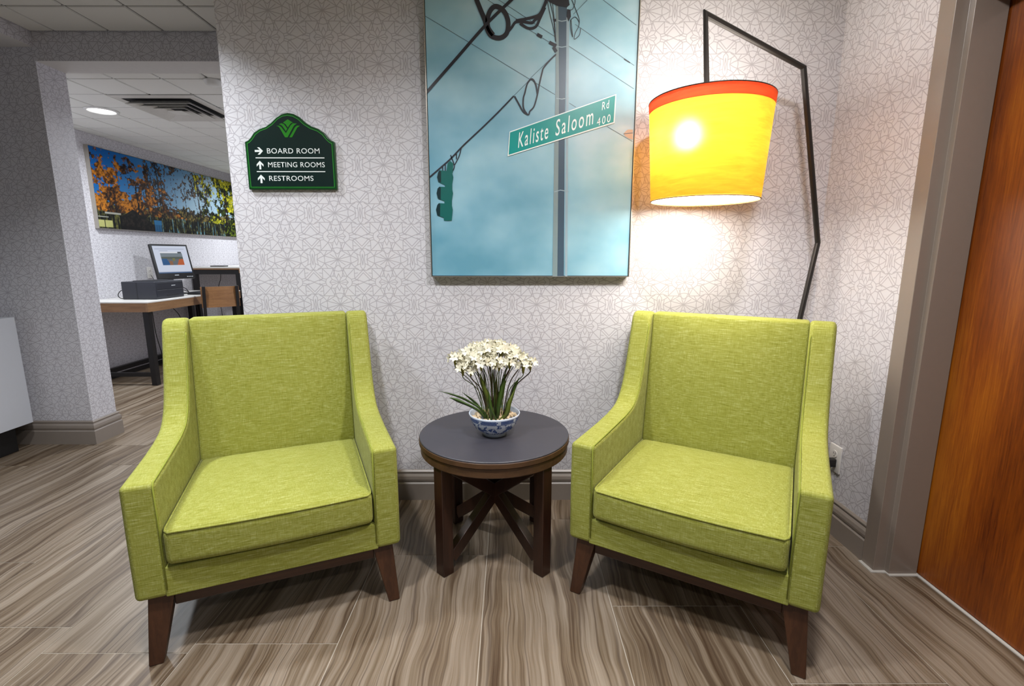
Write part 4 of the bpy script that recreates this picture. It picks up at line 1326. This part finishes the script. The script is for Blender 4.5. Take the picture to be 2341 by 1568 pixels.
# ------------------------------------------------------------------ wide autumn picture in the study
def noise2(h, w, cells, seed):
    g = np.random.RandomState(seed)
    out = np.zeros((h, w)); amp = 1.0; tot = 0
    cx, cy = cells
    for k in range(5):
        a = g.rand(cy + 2, cx + 2)
        ys = np.linspace(0, cy, h); xs = np.linspace(0, cx, w)
        yi = np.minimum(ys.astype(int), cy); xi = np.minimum(xs.astype(int), cx)
        fy = (ys - yi)[:, None]; fx = (xs - xi)[None, :]
        fy = fy * fy * (3 - 2 * fy); fx = fx * fx * (3 - 2 * fx)
        v = (a[yi][:, xi] * (1 - fy) * (1 - fx) + a[yi][:, xi + 1] * (1 - fy) * fx + a[yi + 1][:, xi] * fy * (1 - fx) + a[yi + 1][:, xi + 1] * fy * fx)
        out += v * amp; tot += amp; amp *= .62; cx *= 2; cy *= 2
    return out / tot
def autumn():
    h, w = 170, 560
    Y, X = np.mgrid[0:h, 0:w]; X = X / (w - 1); Y = Y / (h - 1)
    def lerp(a, b, t): return np.array(a)[None, None] * (1 - t[..., None]) + np.array(b)[None, None] * t[..., None]
    img = lerp((14, 104, 186), (166, 196, 214), np.clip(X * 1.6 - .05 + (.8 - Y) * .45, 0, 1))
    n1 = noise2(h, w, (30, 9), 1); n2 = noise2(h, w, (110, 34), 2); n3 = noise2(h, w, (13, 5), 3); n4 = noise2(h, w, (70, 22), 7)
    ns = noise2(h, w, (150, 4), 4)
    def k(n, lo, g): return np.clip((n - lo) * g, 0, 1)
    def put(mask, colour): img[mask] = (colour[mask] if isinstance(colour, np.ndarray) and colour.ndim == 3 else colour)
    # far treeline and undergrowth
    tl = Y < .38 + .18 * (n3 - .5) + .22 * (n4 - .5)
    put(tl, lerp((30, 28, 20), (146, 128, 66), k(n2, .40, 3.6)))
    # thin middle trees
    fo = (.6 * n1 + .6 * n2 > .635 + .05 * np.cos((X - .47) * 18) + .05 * (Y < .5)) & (X > .26) & (X < .74) & (Y > .3)
    put(fo, lerp((34, 34, 40), (118, 92, 66), k(n2, .50, 4)))
    # orange crowns on the left
    dens = .545 + .9 * np.clip(X - .22, 0, 1) + .42 * np.clip(Y - .62, 0, 1) - .10 * (Y < .5)
    m = (.65 * n1 + .5 * n4 > dens) & (X < .50) & (Y > .20)
    put(m, lerp((70, 40, 20), (214, 134, 40), k(n2, .36, 3.6)))
    m1 = m & (n3 + .4 * (n4 - .5) < .47); put(m1, lerp((34, 26, 24), (120, 74, 34), k(n2, .40, 3.6)))
    # green and yellow crowns on the right
    m = (.65 * n1 + .5 * n4 > .615 - .75 * np.clip(X - .62, 0, 1)) & (X > .58) & (Y > .14)
    put(m, lerp((14, 20, 10), (84, 100, 36), k(n2, .44, 3.4)))
    m2 = m & (n3 + .5 * n4 > .80) & (X < .93); put(m2, lerp((112, 116, 20), (216, 206, 48), k(n2, .36, 3.4)))
    put(m & (X > .90), lerp((12, 16, 8), (58, 70, 26), k(n2, .44, 3.4)))
    # trunks and boughs
    for x0, wd, y0, y1, lean in ((.205, .011, .10, .62, .0), (.225, .006, .25, .60, .0), (.245, .004, .25, .55, 0), (.318, .006, .3, .97, -.06), (.338, .009, .08, .98, -.012), (.352, .007, .10, .8, .012), (.44, .003, .35, .7, 0), (.505, .004, .3, .7, 0), (.605, .010, .06, .97, -.012), (.585, .004, .4, .8, -.10), (.640, .004, .45, .75, .09), (.70, .006, .1, .5, 0), (.66, .005, .1, .6, .0), (.83, .024, .05, .80, 0)):
        cx = x0 + lean * (Y - .4) + .010 * (n3 - .5)
        put((np.abs(X - cx) < wd / 2 * (1.25 - .6 * Y)) & (Y > y0) & (Y < y1) & (n2 < .62), lerp((22, 19, 20), (80, 60, 44), k(n2, .4, 3)))
    # water with upright reflections
    wt = Y < .21 + .05 * (n3 - .5) + .06 * (ns - .5)
    put(wt, lerp((14, 17, 18), (126, 124, 60), k(ns * .6 + n2 * .4, .47, 5)))
    put(wt & (ns > .67) & (X > .26) & (X < .8), lerp((70, 118, 140), (132, 176, 182), n2))
    put(wt & (X > .80), lerp((14, 17, 12), (110, 130, 36), k(n2, .46, 4)))
    # hut, boat and landing at lower left
    put((Y < .15 + .13 * (1 - np.abs(X - .175) / .075)) & (X > .11) & (X < .30), lerp((16, 15, 16), (46, 40, 34), k(n2, .4, 3)))
    put((X < .065) & (Y < .105 - .3 * (X > .05) * (X - .05)) & (Y > .015), lerp((168, 172, 96), (214, 210, 140), n1))
    put((X < .068) & (np.abs(X - .03) < .002) & (Y < .12), np.array((30, 32, 26)))
    put((X > .035) & (X < .11) & (np.abs(Y - .20) < .012), lerp((150, 152, 140), (196, 196, 184), n1))
    put((X > .0) & (X < .05) & (np.abs(Y - .145) < .006), np.array((170, 172, 160)))
    put((X > .285) & (X < .33) & (Y < .16), lerp((30, 92, 146), (64, 136, 180), n1))
    put((X > .285) & (X < .33) & (Y < .10) & (np.mod(X * 420, 2) < .9), np.array((20, 28, 38)))
    return np.clip(img * .88, 0, 255)
vcol('autumn_print', 0.55)
M['autumn_print'].node_tree.nodes['Principled BSDF'].inputs['Specular IOR Level'].default_value = 0.15
ap = thing('autumn_lake_picture', 'wide framed photo print of autumn trees over a lake', 'picture', (XW, 4.722, 1.452))
AL, AH, AD = 2.60, .752, .036
for a, b, c, d in ((0, AL, 0, .004), (0, AL, AH - .004, AH), (0, .004, .004, AH - .004), (AL - .004, AL, .004, AH - .004)):
    bm = BM(); box(bm, 0, AD + .004, a, b, c, d); obj('frame_edge', bm, 'frame_silver', ap)
bm = BM(); box(bm, .001, AD - .003, .004, AL - .004, .004, AH - .004); obj('backing', bm, 'print_black', ap)
raster('print', autumn(), lambda u, v: (AD - .001, .006 + (AL - .012) * u, .006 + (AH - .012) * v), 'autumn_print', ap)

# ------------------------------------------------------------------ ceiling fittings beyond the passage
plain('vent_white', (204, 202, 196), 0.5)
plain('vent_black', (10, 10, 10), 0.8)
vt = thing('ceiling_vent', 'square four-way air vent in the tiled ceiling past the header', 'vent', (-2.558, 4.008, ZF))
S = .304
bm = BM(); box(bm, -S + .05, S - .05, -S + .05, S - .05, -.004, .0); obj('duct_opening', bm, 'vent_black', vt)
def vane(r0, z0, r1, z1):
    bm = BM()
    a = [bm.verts.new((sx * r0, sy * r0, z0)) for sx, sy in ((-1, -1), (1, -1), (1, 1), (-1, 1))]
    b = [bm.verts.new((sx * r1, sy * r1, z1)) for sx, sy in ((-1, -1), (1, -1), (1, 1), (-1, 1))]
    c = [bm.verts.new((sx * r1, sy * r1, z1 + .0025)) for sx, sy in ((-1, -1), (1, -1), (1, 1), (-1, 1))]
    d = [bm.verts.new((sx * r0, sy * r0, z0 + .0025)) for sx, sy in ((-1, -1), (1, -1), (1, 1), (-1, 1))]
    for i in range(4):
        j = (i + 1) % 4
        bm.faces.new((a[i], a[j], b[j], b[i])); bm.faces.new((d[i], c[i], c[j], d[j])); bm.faces.new((b[i], b[j], c[j], c[i])); bm.faces.new((a[i], d[i], d[j], a[j]))
    return bm
obj('frame', vane(S, -.004, S - .055, -.008), 'vent_white', vt)
for r0, r1 in ((.235, .19), (.175, .13), (.115, .07)):
    obj('vane', vane(r0, -.040, r1, -.008), 'vent_white', vt)
bm = BM(); box(bm, -.055, .055, -.055, .055, -.040, -.037); obj('centre_plate', bm, 'vent_white', vt)
bm = BM(); lathe(bm, [(0, -.034), (.028, -.033), (.046, -.024), (.052, -.010), (.056, -.008), (.056, 0), (0, 0)], 32)
tag(obj('smoke_detector', bm, 'trim_white', None, smooth=True), 'round white smoke detector on the ceiling by the header', 'smoke detector').location = (-1.937, 3.417, ZF)
